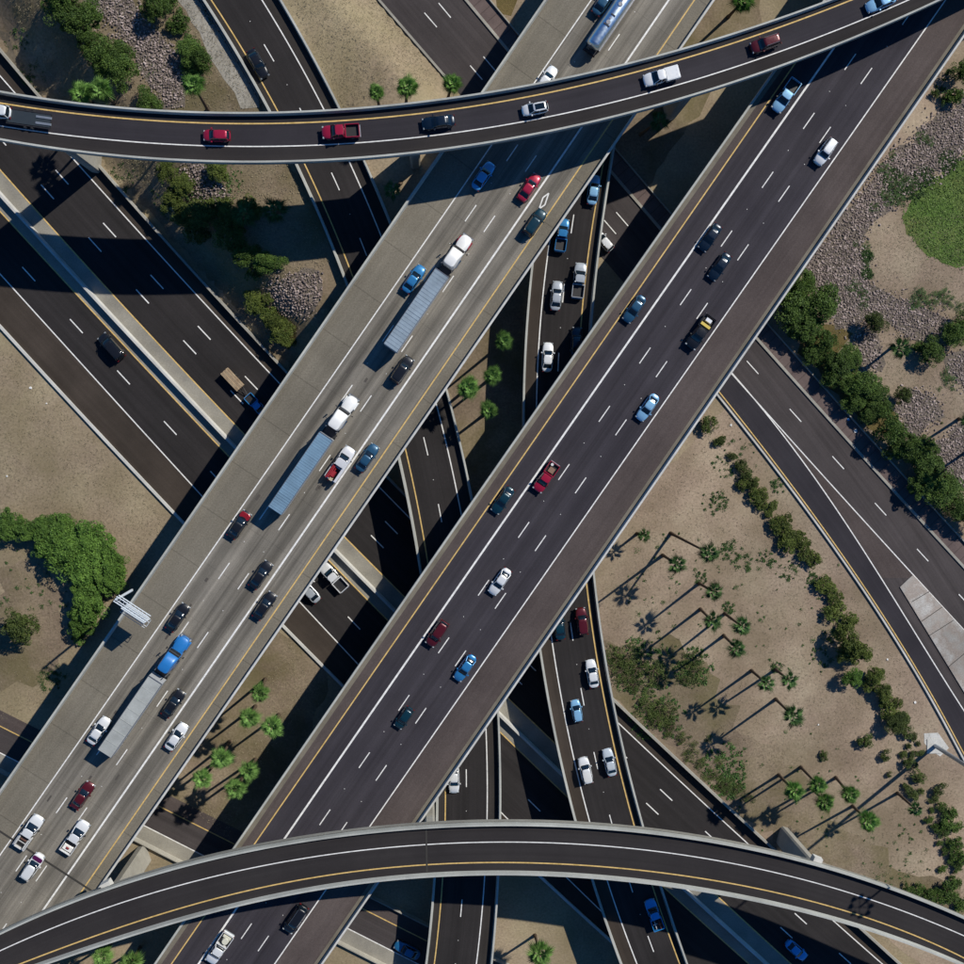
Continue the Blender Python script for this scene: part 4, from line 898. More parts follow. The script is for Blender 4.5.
pick('C', BLU, z0('R3', 317, 905), 'blue pickup at the right edge of the pale bridge', sc_=1.0)
rb = pick('C', (.03, .32, .75), z0('S7', 672, 775), 'blue pickup with motorcycles in the bed below the bottom flyover', sc_=1.06,
     loads=[('motorcycle', 'small motorcycle standing in the bed of the blue pickup', 'motorcycle', MB().tube((-2.3, .35, 1.0), (-2.3, .42, 1.0), .3, n=12).tube((-1.1, .35, 1.0), (-1.1, .42, 1.0), .3, n=12).box(-2.1, -1.3, .28, .5, 1.1, 1.45, (.1, .05)).tube((-1.3, 0, 1.6), (-1.3, .75, 1.6), .04), flat('motorcycle_white', (.6, .6, .62), .4)),
            ('motorcycle', 'motorcycle with a red seat in the bed of the blue pickup', 'motorcycle', MB().tube((-2.5, -.42, 1.0), (-2.5, -.35, 1.0), .3, n=12).tube((-1.3, -.42, 1.0), (-1.3, -.35, 1.0), .3, n=12).box(-2.3, -1.5, -.5, -.28, 1.1, 1.45, (.1, .05)).tube((-1.5, -.75, 1.6), (-1.5, -.05, 1.6), .04), flat('motorcycle_red', (.4, .08, .03), .4))])
# car trailer behind the left pickup
def place_at(root, key, px, lab, cat, scale=1.05, hmid=.6, group='vehicles driving on the interchange'): return place(root, key, px, lab, cat, group, scale, hmid)
t = empty('car_trailer')
f = MB()
for s in (-1, 1): f.box(-3.2, 3.2, s * 1.05 - .08, s * 1.05 + .08, .55, .7)
for x in np.linspace(-3.1, 3.1, 9): f.box(x - .06, x + .06, -.968, .968, .56, .68)
f.tube((3.1, .8, .6), (5.0, 0, .6), .06).tube((3.1, -.8, .6), (5.0, 0, .6), .06); f.build('frame', M['dkmetal'], t)
MB().box(-3.1, 3.0, -.9, .9, .70, .73).build('platform', flat('trailer_deck_dark', (.02, .03, .04), .6), t)
for s in (-1, 1):
    MB().box(-3.3, -1.0, s * .45 - .18, s * .45 + .18, .735, .82, (.05, .02)).build('ramp', M['steel'], t)
    for x in (-.5, .5): wheel(t, x, s * 1.32, .33, .22)
place_at(t, 'F1', z0('R1', 112, 458), 'empty dark car trailer with two silver ramps behind the leftmost white suv', 'trailer')
# blue pickup and timber trailer on the lower freeway
pick('E1', (.03, .28, .66), (256.5, 405.5), 'blue pickup towing a timber trailer, nose going under the pale bridge', sc_=.86)
t = empty('timber_trailer')
MB().box(-2.9, 2.9, -1.15, 1.15, .7, .85).tube((2.9, .5, .75), (4.9, 0, .7), .07).tube((2.9, -.5, .75), (4.9, 0, .7), .07).build('frame', M['dkmetal'], t)
b = MB()
for k in range(8): b.box(-2.8 + .05 * (k % 3), 2.8 - .07 * (k % 2), -1.12 + .28 * k, -1.12 + .28 * k + .265, .86, 2.0 + .05 * ((k * 7) % 3))
for s in (-1, 1):
    for x in (-.5, .4): wheel(t, x, s * 1.35, .36, .24)
place_at(t, 'E1', (232.5, 379.5), 'flat trailer loaded with pale timber behind the blue pickup on the lower freeway', 'trailer', scale=.76, hmid=1.2)
o = b.build('timber_stack', noise_mat('timber', [(.3, (.28, .20, .13)), (.7, (.42, .33, .22))], 1.2, .85, .2, 6, .25)); o.location = t.location; o.rotation_euler = t.rotation_euler; o.scale = t.scale
tag(o, 'stack of pale timber boards on the trailer behind the blue pickup', 'timber')
# semi trucks
def semi(px_c, lab, cat, **k):
    r = make_semi(**k); place(r, 'A', px_c, lab, cat, scale=1.0, hmid=2.8); return r
def midpx(a, b): return ((a[0] + b[0]) / 2, (a[1] + b[1]) / 2)
semi((430.5, 290.5), 'white semi truck with red fenders and blue grey trailer roof, the upper one', 'semi truck', col=(.8, .81, .8), roofcol=(.24, .31, .38), red=True, ridges=.62)
semi((315.5, 452.5), 'white semi truck with plain blue ribbed trailer roof, the middle one', 'semi truck', col=(.8, .81, .8), roofcol=(.16, .27, .38), ridges=.42)
s3 = semi((146.0, 694.5), 'blue semi truck pulling a pale grey roofed trailer', 'semi truck', col=(.02, .17, .48), roofcol=(.36, .38, .37), ridges=2.1)
semi((632, -12), 'tank truck with a polished blue reflecting tank at the top edge', 'tank truck', col=(.7, .7, .7), roofcol=(.5, .5, .5), tank=True)
# small flatbed with red load
r, bo = make_pickup((.74, .75, .77), ()); r.name = 'utility_truck'
place(r, 'A', z0('R6', 388, 862), 'white utility truck with a long side box and red load', 'utility truck', scale=1.12, hmid=1.0)
MB().box(-2.8, 1.5, -1.08, -.62, 1.2, 1.75, (.04, .04)).build('side_box', paint((.74, .75, .77)), r)
put_load(r, [('pipe_load', 'red pipes and gear lying in the white utility truck', 'load', MB().tube((-2.9, .7, 1.3), (.2, .7, 1.5), .12).tube((-2.7, .45, 1.3), (-.6, .45, 1.45), .14).tube((-3.2, .15, 1.0), (-.9, .15, 1.25), .12).box(-2.4, -1.4, -.3, .4, .74, 1.3, (.1, .1)), flat('red_gear', (.30, .02, .03), .5)),
             ('generator', 'small tan machine at the tail of the white utility truck', 'machine', MB().box(-3.0, -2.5, -.4, .2, .74, 1.35, (.06, .06)), flat('tan_machine', (.45, .38, .26), .6))])

# ---------------------------------------------------------------- vegetation
def rot_quads(cen, size, r, up=.0, asp=.55):
    n = len(cen); nrm = r.normal(size=(n, 3)); nrm[:, 2] = abs(nrm[:, 2]) + up; nrm /= np.linalg.norm(nrm, axis=1)[:, None]
    t = r.normal(size=(n, 3)); t -= (t * nrm).sum(1)[:, None] * nrm; t /= np.linalg.norm(t, axis=1)[:, None]; b = np.cross(nrm, t)
    s = size * (.6 + .8 * r.random(n))[:, None]
    V = np.stack([cen - t * s, cen + b * s * asp, cen + t * s, cen - b * s * asp], 1).reshape(-1, 3)
    F = np.arange(n * 4).reshape(n, 4); return V, F
def crown_mesh(name, seed, clumps, per, leaf, R=1.0, H=.8, spread=.75, mat='leaf_dark', csize=.30, base=.45):
    """unit-sized crown: clumps through an uneven dome, leaves on each clump"""
    r = np.random.default_rng(seed); C_ = []
    lob = r.uniform(.55, 1.25, 9)
    for _ in range(clumps):
        a = r.random() * 2 * math.pi; k = lob[int(a / 6.2832 * 9) % 9]; rad = spread * k * r.random() ** .55
        zz = base + H * (1 - (rad / 1.15) ** 2) * (.35 + .65 * r.random()); c = np.array([rad * math.cos(a), rad * math.sin(a), zz]); q = csize * (.35 + 1.0 * r.random())
        d = r.normal(size=(per, 3)); d /= np.linalg.norm(d, axis=1)[:, None]; d[:, 2] = np.abs(d[:, 2]) * .9 - .25
        C_.append(c + d * q * (.75 + .3 * r.random((per, 1))) * np.array([1, 1, .8]))
    V, F = rot_quads(np.concatenate(C_) * R, leaf, r, .5)
    me = bpy.data.meshes.new(name); me.from_pydata(V.tolist(), [], F.tolist()); me.materials.append(M[mat]); me.update(); return me
CR_BIG = {m_: [crown_mesh('crown', 100 + i * 7 + k, 66, 150, .034, mat=m_, csize=.24) for i in range(4)] for k, m_ in enumerate(('leaf_dark', 'leaf_hedge', 'leaf_yellow', 'leaf_olive'))}
CR_SM = {m_: [crown_mesh('crown', 300 + i * 7 + k, 26, 80, .064, mat=m_, H=.6, csize=.30, base=.2) for i in range(4)] for k, m_ in enumerate(('leaf_dark', 'leaf_hedge', 'leaf_yellow', 'leaf_olive', 'weed'))}
def trunk_mesh(seed):
    r = random.Random(seed); m_ = MB(); m_.tube((0, 0, 0), (.03, 0, .45), .055, .04, 7)
    for i in range(5):
        a = i * 1.3 + r.random(); m_.tube((.03, 0, .35 + .05 * i), (.45 * math.cos(a), .45 * math.sin(a), .8 + .1 * r.random()), .03, .01, 5)
    me = bpy.data.meshes.new('trunk'); me.from_pydata(m_.V, [], m_.F); me.materials.append(M['bark']); return me
CR_SCRUB = {m_: [crown_mesh('crown', 500 + i * 7 + k, 44, 26, .046, mat=m_, H=.35, csize=.22, base=.1, spread=1.0) for i in range(4)] for k, m_ in enumerate(('leaf_dark', 'leaf_olive', 'weed'))}
TRK = [trunk_mesh(i) for i in range(3)]
vr = random.Random(5)
def link(name, me, parent, loc=(0, 0, 0), sc_=(1, 1, 1), rz=0):
    o = bpy.data.objects.new(name, me); COL.objects.link(o); o.parent = parent; o.location = loc; o.scale = sc_; o.rotation_euler = (0, 0, rz); return o
def tree(reg, x, y, r, mat, lab, group, hs=1.0, name='tree'):
    px = Z(reg, x, y)[0]; R_ = r / KZ / 5.43 * (1.16 if name == 'shrub' else 1.04) * (1.16 if group and 'sidewalk' in group else 1.12 if mat == 'leaf_hedge' else 1); h = R_ * 1.1 * hs; p = PT(px[0], px[1], h * .6)
    root = empty(name, (p.x, p.y, TH(p.x, p.y)), vr.random() * 6.28, label=lab, cat='tree' if name == 'tree' else 'shrub', group=group)
    big = R_ > 2.0; s = R_ * 1.05
    link('trunk', vr.choice(TRK), root, sc_=(s, s, s * hs)); link('crown', vr.choice((CR_SCRUB if hs in (.71, .51) else CR_BIG if big else CR_SM)[mat]), root, sc_=(s * vr.uniform(.82, 1.22), s * vr.uniform(.82, 1.22), s * hs * vr.uniform(.85, 1.15))); return root
ORD = ['first', 'second', 'third', 'fourth', 'fifth', 'sixth', 'seventh', 'eighth', 'ninth', 'tenth', 'eleventh', 'twelfth', 'thirteenth', 'fourteenth', 'fifteenth', 'sixteenth', 'seventeenth', 'eighteenth', 'nineteenth', 'twentieth', 'twenty-first', 'twenty-second', 'twenty-third', 'twenty-fourth', 'twenty-fifth', 'twenty-sixth', 'twenty-seventh', 'twenty-eighth', 'twenty-ninth', 'thirtieth', 'thirty-first', 'thirty-second']
VEG = [
 ('R1', 'tree', 'leaf_dark', 1.25, 'dark green trees above the left end of the top flyover', 'dark green tree, %s from the top in the group left of the riprap band',
  [(245, 5, 60), (270, 75, 72), (345, 75, 62), (345, 165, 50), (385, 215, 62), (460, 215, 52), (465, 270, 58), (410, 265, 45)]),
 ('R1', 'shrub', 'leaf_dark', 1.1, 'shrubs right of the riprap band at the top left', 'dark shrub right of the upper left riprap band, %s from the top',
  [(660, 5, 30), (605, 35, 55), (700, 75, 36), (665, 100, 30), (725, 165, 28), (735, 205, 42), (775, 235, 42), (745, 265, 32)]),
 ('R1', 'shrub', 'leaf_dark', 1.0, 'shrubs under the top flyover at the left', 'olive shrub touching the upper edge of the top flyover, %s from the left', [(570, 395, 42), (600, 405, 30)]),
 ('R1', 'shrub', 'leaf_yellow', 1.1, 'shrubs just below the top flyover between the freeway and the narrow bridge', 'olive shrub below the top flyover between freeway and narrow bridge, %s from the top',
  [(640, 655, 42), (845, 655, 38), (700, 715, 40), (675, 770, 40), (700, 830, 42), (775, 830, 55), (750, 880, 52), (850, 790, 36), (900, 840, 45), (880, 900, 55), (960, 800, 40)]),
 ('R6', 'shrub', 'leaf_yellow', 1.0, 'shrubs beside the small riprap triangle', 'yellow green shrub left of the small riprap triangle, %s from the top', [(50, 235, 40), (105, 225, 26), (110, 290, 32), (135, 325, 40), (165, 365, 42), (190, 390, 24)]),
 ('R6', 'shrub', 'leaf_dark', 1.0, 'shaded shrubs above the small riprap triangle', 'dark shaded shrub above the small riprap triangle, %s from the left', [(20, 60, 50), (110, 90, 48), (60, 120, 36)]),
 ('S1', 'tree', 'leaf_hedge', .8, 'bright green trees in a curved row on the tan ground at the left', 'bright green tree, %s along the curved row from the upper left',
  [(30, 180, 62), (110, 200, 60), (185, 195, 62), (250, 185, 58), (175, 270, 52), (250, 270, 78), (330, 235, 78), (400, 270, 60), (445, 310, 52), (330, 330, 85), (420, 380, 80), (320, 420, 62), (355, 470, 80), (320, 550, 62), (300, 600, 34), (450, 385, 55)]),
 ('S1', 'tree', 'leaf_olive', 1.1, None, 'round dull olive tree standing alone left of the bright green row%s', [(85, 560, 78)]),
 ('R8', 'tree', 'leaf_dark', .95, 'dark street trees beside the reddish sidewalk', 'dark street tree beside the reddish sidewalk, %s from the wide dark bridge',
  [(365, 345, 48), (430, 455, 42), (520, 455, 44), (520, 560, 44), (600, 665, 44), (640, 650, 40), (700, 800, 46), (820, 800, 40), (330, 180, 62), (310, 250, 70), (400, 250, 70), (340, 320, 62), (420, 395, 50), (385, 435, 46), (485, 490, 60), (450, 530, 40), (570, 560, 60), (610, 600, 48), (545, 625, 42), (670, 730, 62), (740, 790, 58), (790, 845, 55), (850, 880, 52), (890, 935, 48)]),
 ('S4', 'tree', 'leaf_dark', .95, 'dark trees at the right edge by the sidewalk', 'dark tree at the right edge by the sidewalk, %s from the top', [(800, 20, 52), (880, 40, 60), (930, 110, 58), (985, 150, 50)]),
 ('R8', 'tree', 'leaf_dark', 1.0, 'green trees behind the street trees at the right edge', 'green tree under the lawn at the right edge, %s from the left', [(840, 430, 50), (800, 410, 36), (920, 360, 55), (965, 320, 50)]),
 ('R8', 'tree', 'leaf_olive', 1.1, 'thin olive trees behind the street trees', 'thin olive tree behind the street trees, %s from the left', [(615, 320, 50), (725, 600, 42)]),
 ('R8', 'shrub', 'weed', .51, 'low leafy ground shrubs on the riprap bank', 'low leafy green shrub on the riprap bank below the lawn, %s from the left',
  [(525, 190, 18), (550, 175, 18), (575, 205, 24), (580, 245, 22), (545, 12, 14), (590, 90, 16), (595, 130, 14), (800, 215, 32), (780, 245, 26), (845, 235, 28), (885, 210, 28), (905, 240, 22), (950, 255, 22), (910, 540, 24), (895, 510, 18), (870, 575, 10), (920, 575, 10)]),
 ('R4', 'shrub', 'leaf_dark', 1.1, 'shrubs beside the upper right edge of the wide dark bridge', 'green shrub outside the upper right edge of the dark bridge, %s from the top', [(950, 280, 42), (930, 370, 36), (855, 360, 20), (900, 380, 22)]),
 ('R4', 'shrub', 'weed', .51, 'low green plants between the dark bridge and the lawn', 'low green plant between the dark bridge and the lawn, %s from the top',
  [(800, 530, 22), (830, 540, 24), (660, 650, 24), (690, 600, 16), (670, 690, 18), (700, 720, 32), (670, 760, 26), (720, 770, 24), (740, 690, 24), (770, 720, 20), (620, 800, 22), (545, 940, 13), (590, 950, 16)]),
 ('S4', 'shrub', 'leaf_yellow', 1.0, 'olive shrubs in the long row beside the slip lane', 'olive shrub in the long row beside the slip lane, %s from its upper end',
  [(115, 15, 28), (155, 10, 20), (165, 55, 28), (195, 55, 24), (185, 95, 26), (225, 100, 22), (210, 130, 20), (240, 170, 30), (275, 160, 32), (270, 205, 30), (315, 215, 32), (290, 250, 36), (350, 250, 28), (355, 285, 30), (385, 310, 30),
   (425, 400, 36), (450, 425, 30), (475, 460, 30), (470, 505, 34), (530, 545, 28), (500, 570, 26), (520, 620, 56), (560, 660, 48), (500, 670, 40), (620, 745, 40), (600, 790, 34), (650, 810, 38), (665, 850, 36), (705, 860, 26), (690, 910, 32), (725, 930, 28)]),
 ('S4', 'shrub', 'leaf_hedge', 1.0, None, 'rich dark green shrub beside the long olive row, brighter than its neighbours%s', [(532, 758, 36)]),
 ('R8', 'shrub', 'leaf_olive', 1.0, 'small shrubs at the upper end of the palm ground', 'small olive shrub between the dark bridge and the long shrub row, %s from the top', [(880, 705, 5), (25, 775, 20), (72, 835, 18), (105, 868, 26), (125, 910, 28), (145, 940, 28), (110, 945, 24)]),
 ('R7', 'shrub', 'leaf_olive', 1.0, 'small shrubs close to the right edge of the dark bridge', 'small olive shrub close to the right edge of the dark bridge, %s from the left', [(880, 710, 34), (930, 775, 18)]),
 ('S8', 'shrub', 'leaf_olive', 1.0, 'shrubs on the palm ground and around the tall mast', 'olive shrub near the tall light mast, %s from the top left',
  [(695, 35, 42), (735, 15, 30), (745, 75, 28), (770, 90, 16), (588, 110, 33), (660, 163, 20), (675, 235, 13), (425, 165, 18), (750, 125, 14), (790, 115, 12), (735, 158, 18), (768, 155, 15), (798, 152, 13), (757, 190, 26), (795, 245, 28), (745, 285, 18), (770, 310, 24), (798, 300, 15), (868, 295, 27), (852, 330, 17)]),
 ('S8', 'shrub', 'leaf_dark', 1.0, 'dark shrubs massed in the lower right corner', 'dark shrub in the mass at the lower right corner, %s in order from its top',
  [(840, 372, 12), (830, 408, 18), (880, 365, 22), (915, 385, 28), (857, 435, 18), (900, 420, 30), (890, 455, 28), (935, 440, 24), (870, 500, 15), (905, 495, 16), (940, 500, 34), (890, 530, 18), (930, 545, 28), (965, 560, 34), (915, 570, 15), (940, 590, 22), (885, 600, 18), (920, 630, 15), (945, 655, 20), (905, 670, 36), (870, 700, 34), (925, 710, 32), (955, 740, 26), (830, 700, 34), (790, 690, 28), (750, 680, 24)]),
 ('S3', 'shrub', 'leaf_olive', .71, 'scrubby bushes under the palm shadows beside the narrow bridge', 'scrubby olive bush under the palm shadows beside the narrow bridge, %s from the top left',
  [(525, 690, 36), (570, 680, 42), (545, 740, 42), (610, 730, 46), (670, 735, 52), (600, 790, 40), (690, 770, 34), (820, 690, 34), (830, 740, 40), (790, 770, 28), (640, 870, 36), (690, 880, 42), (730, 900, 36), (680, 930, 40), (740, 950, 30)]),
 ('S7', 'shrub', 'leaf_olive', .71, 'low bushes along the lower freeway wall', 'low bush along the freeway wall right of the narrow bridge, %s from the left',
  [(690, 20, 30), (730, 60, 26), (780, 100, 26), (820, 140, 24), (800, 170, 20), (850, 190, 24), (890, 240, 22), (930, 280, 24), (880, 100, 16), (955, 300, 20)]),
 ('S8', 'shrub', 'leaf_olive', .71, 'low bushes near the left wall of the palm ground', 'low bush by the wall left of the bushy palms, %s from the left', [(10, 240, 26), (50, 270, 24), (90, 290, 26), (25, 190, 20), (135, 320, 20)]),
]
for reg, nm, mt, hs, grp, lab, pts in VEG:
    if grp:      # order the ordinal in the label the way the label says
        if 'from the left' in lab: pts = sorted(pts, key=lambda q: q[0])
        elif 'along the curved row' in lab: pts = sorted(pts, key=lambda q: q[0] * .6 + q[1])
        elif 'bridge, %s from the top' in lab or 'from the wide dark bridge' in lab or 'upper end' in lab or 'top left' in lab: pts = sorted(pts, key=lambda q: q[0] + q[1])
        else: pts = sorted(pts, key=lambda q: q[1])
    for i, (x, y, r_) in enumerate(pts):
        tree(reg, x, y, r_, mt, (lab % ORD[i]) if grp else lab % '', grp, hs, nm)
# weeds: uncountable tufts on the dirt
def weeds(label, areas, seed, n, size=.115):
    r = np.random.default_rng(seed); cs = []
    for reg, x, y, rad in areas:
        for _ in range(n):
            a, q = r.random() * 6.283, rad * r.random() ** .5; px = Z(reg, x + q * math.cos(a), y + q * math.sin(a))[0]; p = PT(px[0], px[1])
            k = r.integers(16, 60); s = .06 + .28 * r.random() ** 2
            cs.append(np.array([p.x, p.y, p.z + .06]) + r.normal(size=(k, 3)) * np.array([s, s, .06]))
    V, F = rot_quads(np.concatenate(cs), size, r, .6);     o = mesh('weeds', V.tolist(), [tuple(f) for f in F.tolist()], M['weed']); tag(o, label, 'weeds', None, 'stuff')
weeds('small green weeds sprinkled over the tan palm ground', [('S3', 900, 90, 50), ('S3', 950, 270, 30), ('S4', 60, 280, 50), ('S4', 110, 320, 40), ('S4', 200, 310, 40), ('S4', 280, 350, 40), ('S4', 20, 80, 40), ('S4', 380, 380, 30), ('S4', 450, 600, 30), ('S4', 410, 690, 50), ('S4', 250, 20, 30), ('S3', 850, 380, 25), ('S4', 240, 720, 22), ('S4', 55, 490, 25), ('S3', 700, 640, 60)], 41, 22)
weeds('faint scattered weeds over the right hand dirt', [('S4', 300, 500, 260), ('S8', 300, 300, 260), ('S8', 700, 550, 160), ('S3', 750, 400, 200), ('R8', 80, 850, 90)], 42, 45, .10)
weeds('scattered weeds on the left and upper dirt', [('R1', 600, 300, 60), ('R1', 480, 680, 60), ('R1', 820, 60, 40), ('S1', 120, 400, 160), ('S1', 200, 760, 60), ('R1', 70, 150, 50), ('R4', 860, 300, 60), ('R1', 120, 300, 60)], 43, 30, .12)
weeds('green fringe of weeds along the lawn edge', [('R4', 760, 730, 50), ('R4', 700, 740, 60), ('R4', 690, 690, 40), ('R4', 810, 680, 40), ('R4', 900, 620, 40), ('R8', 590, 60, 20), ('R8', 590, 130, 20)], 44, 70, .14)

weeds('sparse dark scrub under the palm shadows', [('S3', 600, 720, 110), ('S3', 680, 900, 110), ('S3', 820, 720, 80), ('S8', 40, 200, 90), ('S8', 60, 270, 60), ('R1', 700, 760, 110), ('R1', 860, 700, 80)], 45, 90, .17)
def tufts(name, label, poly_px, seed, n, size, mat, per=3, spread=.12, hz=.05, jit=0.0):
    r = np.random.default_rng(seed); w_ = [PT(x, y) for x, y in poly_px]; pl = [(q.x, q.y) for q in w_]; xs = [q[0] for q in pl]; ys = [q[1] for q in pl]; cs = []
    while len(cs) < n:
        x, y = r.uniform(min(xs), max(xs)), r.uniform(min(ys), max(ys))
        if inpoly(x, y, pl):
            x += r.normal() * jit; y += r.normal() * jit; cs.append(np.array([x, y, TH(x, y) + (.22 if TH(x, y) > .01 else 0) + hz]) + r.normal(size=(per, 3)) * np.array([spread, spread, .02]))
    V, F = rot_quads(np.concatenate(cs), size, r, 1.0)
    tag(mesh(name, V.tolist(), [tuple(f) for f in F.tolist()], M[mat]), label, name.replace('_', ' '), None, 'stuff')
M['tuft'] = leafmat('dry_tuft', (.06, .048, .028), (.30, .26, .17), .5)
M['blade'] = leafmat('grass_blade', (.035, .075, .012), (.13, .20, .05), .5)
tufts('lawn_grass', 'grass blades of the green lawn at the right edge', grassp, 61, 15000, .16, 'blade', 2, .2, .06, .35)
tufts('dry_tufts', 'dry tufts and pebbles over the palm ground', [(640, 510), (735, 400), (800, 500), (900, 660), (990, 830), (990, 940), (820, 870), (610, 690), (600, 590)], 62, 9000, .07, 'tuft')
tufts('dry_tufts', 'dry tufts over the tan ground at the left', [(0, 340), (175, 525), (60, 700), (0, 720), (-60, 500)], 63, 6000, .07, 'tuft')
tufts('dry_tufts', 'dry tufts on the dirt above the top flyover', [(285, -10), (375, -10), (440, 85), (345, 108)], 64, 2600, .07, 'tuft')
tufts('dry_tufts', 'dry tufts on the bank around the upper left riprap', [(5, -10), (200, -10), (260, 110), (130, 108), (50, 95)], 65, 3500, .075, 'tuft')
tufts('dry_tufts', 'dry tufts below the left part of the top flyover', [(100, 160), (290, 162), (330, 260), (290, 350), (230, 310)], 66, 3500, .075, 'tuft')
tufts('dry_tufts', 'dry tufts on the bank below the lawn', [(830, 230), (980, 210), (990, 420), (930, 420), (800, 300)], 67, 4500, .075, 'tuft')
tufts('dry_tufts', 'dry tufts between the wide bridges', [(180, 800), (250, 700), (290, 640), (315, 690), (250, 780), (230, 840)], 68, 1800, .075, 'tuft')
# palms
def palm_crown(seed, mat, n=30, R=2.0):
    r = random.Random(seed); m_ = MB()
    dk_ = mat == 'leaf_palm_dk'; n = 22 if dk_ else n
    for i in range(n):
        a = i * 2.39996 + r.uniform(-.25, .25); f = i / (n - 1)
        el = math.radians(72 - 100 * f + r.uniform(-10, 10)); k = R * r.uniform(.8, 1.08) * (.62 + .38 * min(1, f * 2.2))
        d = Vector((math.cos(a) * math.cos(el), math.sin(a) * math.cos(el), math.sin(el))); side = Vector((-math.sin(a), math.cos(a), 0))
        c = d * .32 * k
        m_.tube((0, 0, 0), c, .03, .02, 4)
        nb = 7 if dk_ else 9; spread_ = .62 if dk_ else .85
        for j in range(nb):
            t = (j - (nb - 1) / 2) / ((nb - 1) / 2); ang = t * spread_; dd = d * math.cos(ang) + side * math.sin(ang); ln = k * .72 * (1 - .38 * abs(t))
            w_ = .062 * r.uniform(.8, 1.2); s2 = dd.cross(Vector((0, 0, 1))).normalized(); upn = Vector((0, 0, .02 if j % 2 else -.02))
            midp = c + dd * ln * .55 + upn; tip = c + dd * ln - Vector((0, 0, .28 * ln + .05)) * (.4 + .6 * f)
            m_.add([c + s2 * .012, c - s2 * .012, midp - s2 * w_, tip, midp + s2 * w_], [(0, 1, 2, 3, 4)])
    me = bpy.data.meshes.new('crown'); me.from_pydata([tuple(v) for v in m_.V], [], m_.F); me.materials.append(M[mat]); return me
def palm_skirt(seed):
    r = random.Random(seed); m_ = MB()
    for i in range(26):
        a = r.random() * 6.28; d = Vector((math.cos(a), math.sin(a), 0)); z = -r.random() * .9; k = r.uniform(.5, .9)
        p0 = d * .12 + Vector((0, 0, z)); p1 = d * k * .6 + Vector((0, 0, z - k * .6)); s = Vector((-d.y, d.x, 0)) * .13
        m_.add([p0, p1 - s, p1 + d * .05 - Vector((0, 0, .3)), p1 + s], [(0, 1, 2, 3)])
    me = bpy.data.meshes.new('dead_fronds'); me.from_pydata([tuple(v) for v in m_.V], [], m_.F); me.materials.append(M['leaf_dead']); return me
PC = {m_: [palm_crown(50 + i, m_) for i in range(3)] for m_ in ('leaf_palm', 'leaf_palm_dk')}
PS = [palm_skirt(70 + i) for i in range(2)]
def palm(base, crown, h, lab, group, mat='leaf_palm', cs=1.0, bend=0.0):
    """base, crown: photo points; h: height of the crown"""
    b = PT(base[0], base[1]); c = P(crown[0], crown[1], b.z + h); root = empty('palm_tree', b, 0, label=lab, cat='palm tree', group=group)
    d = c - b; sdv = Vector((-d.y, d.x, 0)); sdv = sdv.normalized() if sdv.length > .01 else Vector((1, 0, 0)); m_ = MB(); rings = []
    for i in range(9):
        t = i / 8; hx = d.x * (t ** .85 if bend == 0 else t ** .6); p = Vector((d.x * t, d.y * t, d.z * t)) + sdv * bend * math.sin(math.pi * t); rr = .30 - .13 * t + (.10 if i == 0 else 0)
        rings.append([(p.x + rr * math.cos(k * math.pi / 4), p.y + rr * math.sin(k * math.pi / 4), p.z) for k in range(8)])
    m_.loft(rings).build('trunk', M['trunk'], root, 60)
    rz = vr.random() * 6.28; cs *= 1.18 * vr.uniform(.9, 1.1)
    link('crown', vr.choice(PC[mat]), root, tuple(d), (cs, cs, cs), rz); link('dead_fronds', vr.choice(PS), root, tuple(d), (cs, cs, cs), rz)
    return root
def pz(reg, bx, by, cx, cy, h, lab, group, **k): return palm(Z(reg, bx, by)[0], Z(reg, cx, cy)[0], h, lab, group, **k)
GP = 'fan palms above the top flyover'
pz('R1', 355, 398, 314, 360, 10, 'left one of the two bright palms touching the flyover under the dark trees', GP)
pz('R1', 440, 400, 386, 343, 11.5, 'right one of the two bright palms touching the flyover under the dark trees', GP)
pz('R1', 802, 425, 745, 325, 13, 'single bright palm at the lower end of the upper left riprap band', GP)
pz('R2', 537, 412, 525, 355, 10, 'smallest of the three palms in the dirt above the top flyover', GP, cs=.7)
pz('R2', 640, 405, 645, 335, 11, 'middle one of the three palms in the dirt above the top flyover', GP, cs=.95)
pz('R2', 800, 385, 818, 320, 11, 'right one of the three palms above the flyover, beside the street', GP, cs=.95)
GP = 'fan palms in the bridge shadows'
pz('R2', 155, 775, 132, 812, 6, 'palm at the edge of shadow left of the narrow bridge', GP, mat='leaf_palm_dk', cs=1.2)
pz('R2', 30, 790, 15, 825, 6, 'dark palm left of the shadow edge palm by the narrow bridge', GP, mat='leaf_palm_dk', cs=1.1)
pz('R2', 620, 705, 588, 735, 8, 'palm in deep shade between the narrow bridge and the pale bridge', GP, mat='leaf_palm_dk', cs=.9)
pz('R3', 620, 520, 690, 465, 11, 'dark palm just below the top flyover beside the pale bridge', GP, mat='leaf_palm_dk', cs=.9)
pz('R4', 55, 65, 112, 5, 10, 'palm cut by the top edge between the pale and dark bridges', GP)
GP = 'fan palms between the pale bridge and the narrow bridge'
for x, y, bx, by, l in ((880, 568, 870, 578, 'leftmost of the four palms between the pale bridge and the narrow bridge'),):
    pz('R6', bx, by, x, y, 13, l, GP)
for x, y, l in ((92, 388, 'topmost of the four palms between the pale bridge and the narrow bridge'), (48, 522, 'palm just right of centre in the group of four between the bridges'), (32, 655, 'lowest of the four palms between the pale bridge and the narrow bridge')):
    pz('R7', x - 12, y + 16, x, y, 12.5, l, GP, cs=.95)
GP = 'fan palms between the two wide bridges at the lower left'
for bx, by, x, y, l in ((98, 768, 75, 822, 'topmost palm of the lower left group between the wide bridges'), (60, 872, 35, 918, 'upper left palm of the lower left group, below the topmost one'), (150, 905, 125, 952, 'rightmost palm of the lower left group, near the dark bridge')):
    pz('S2', bx, by, x, y, 12, l, GP)
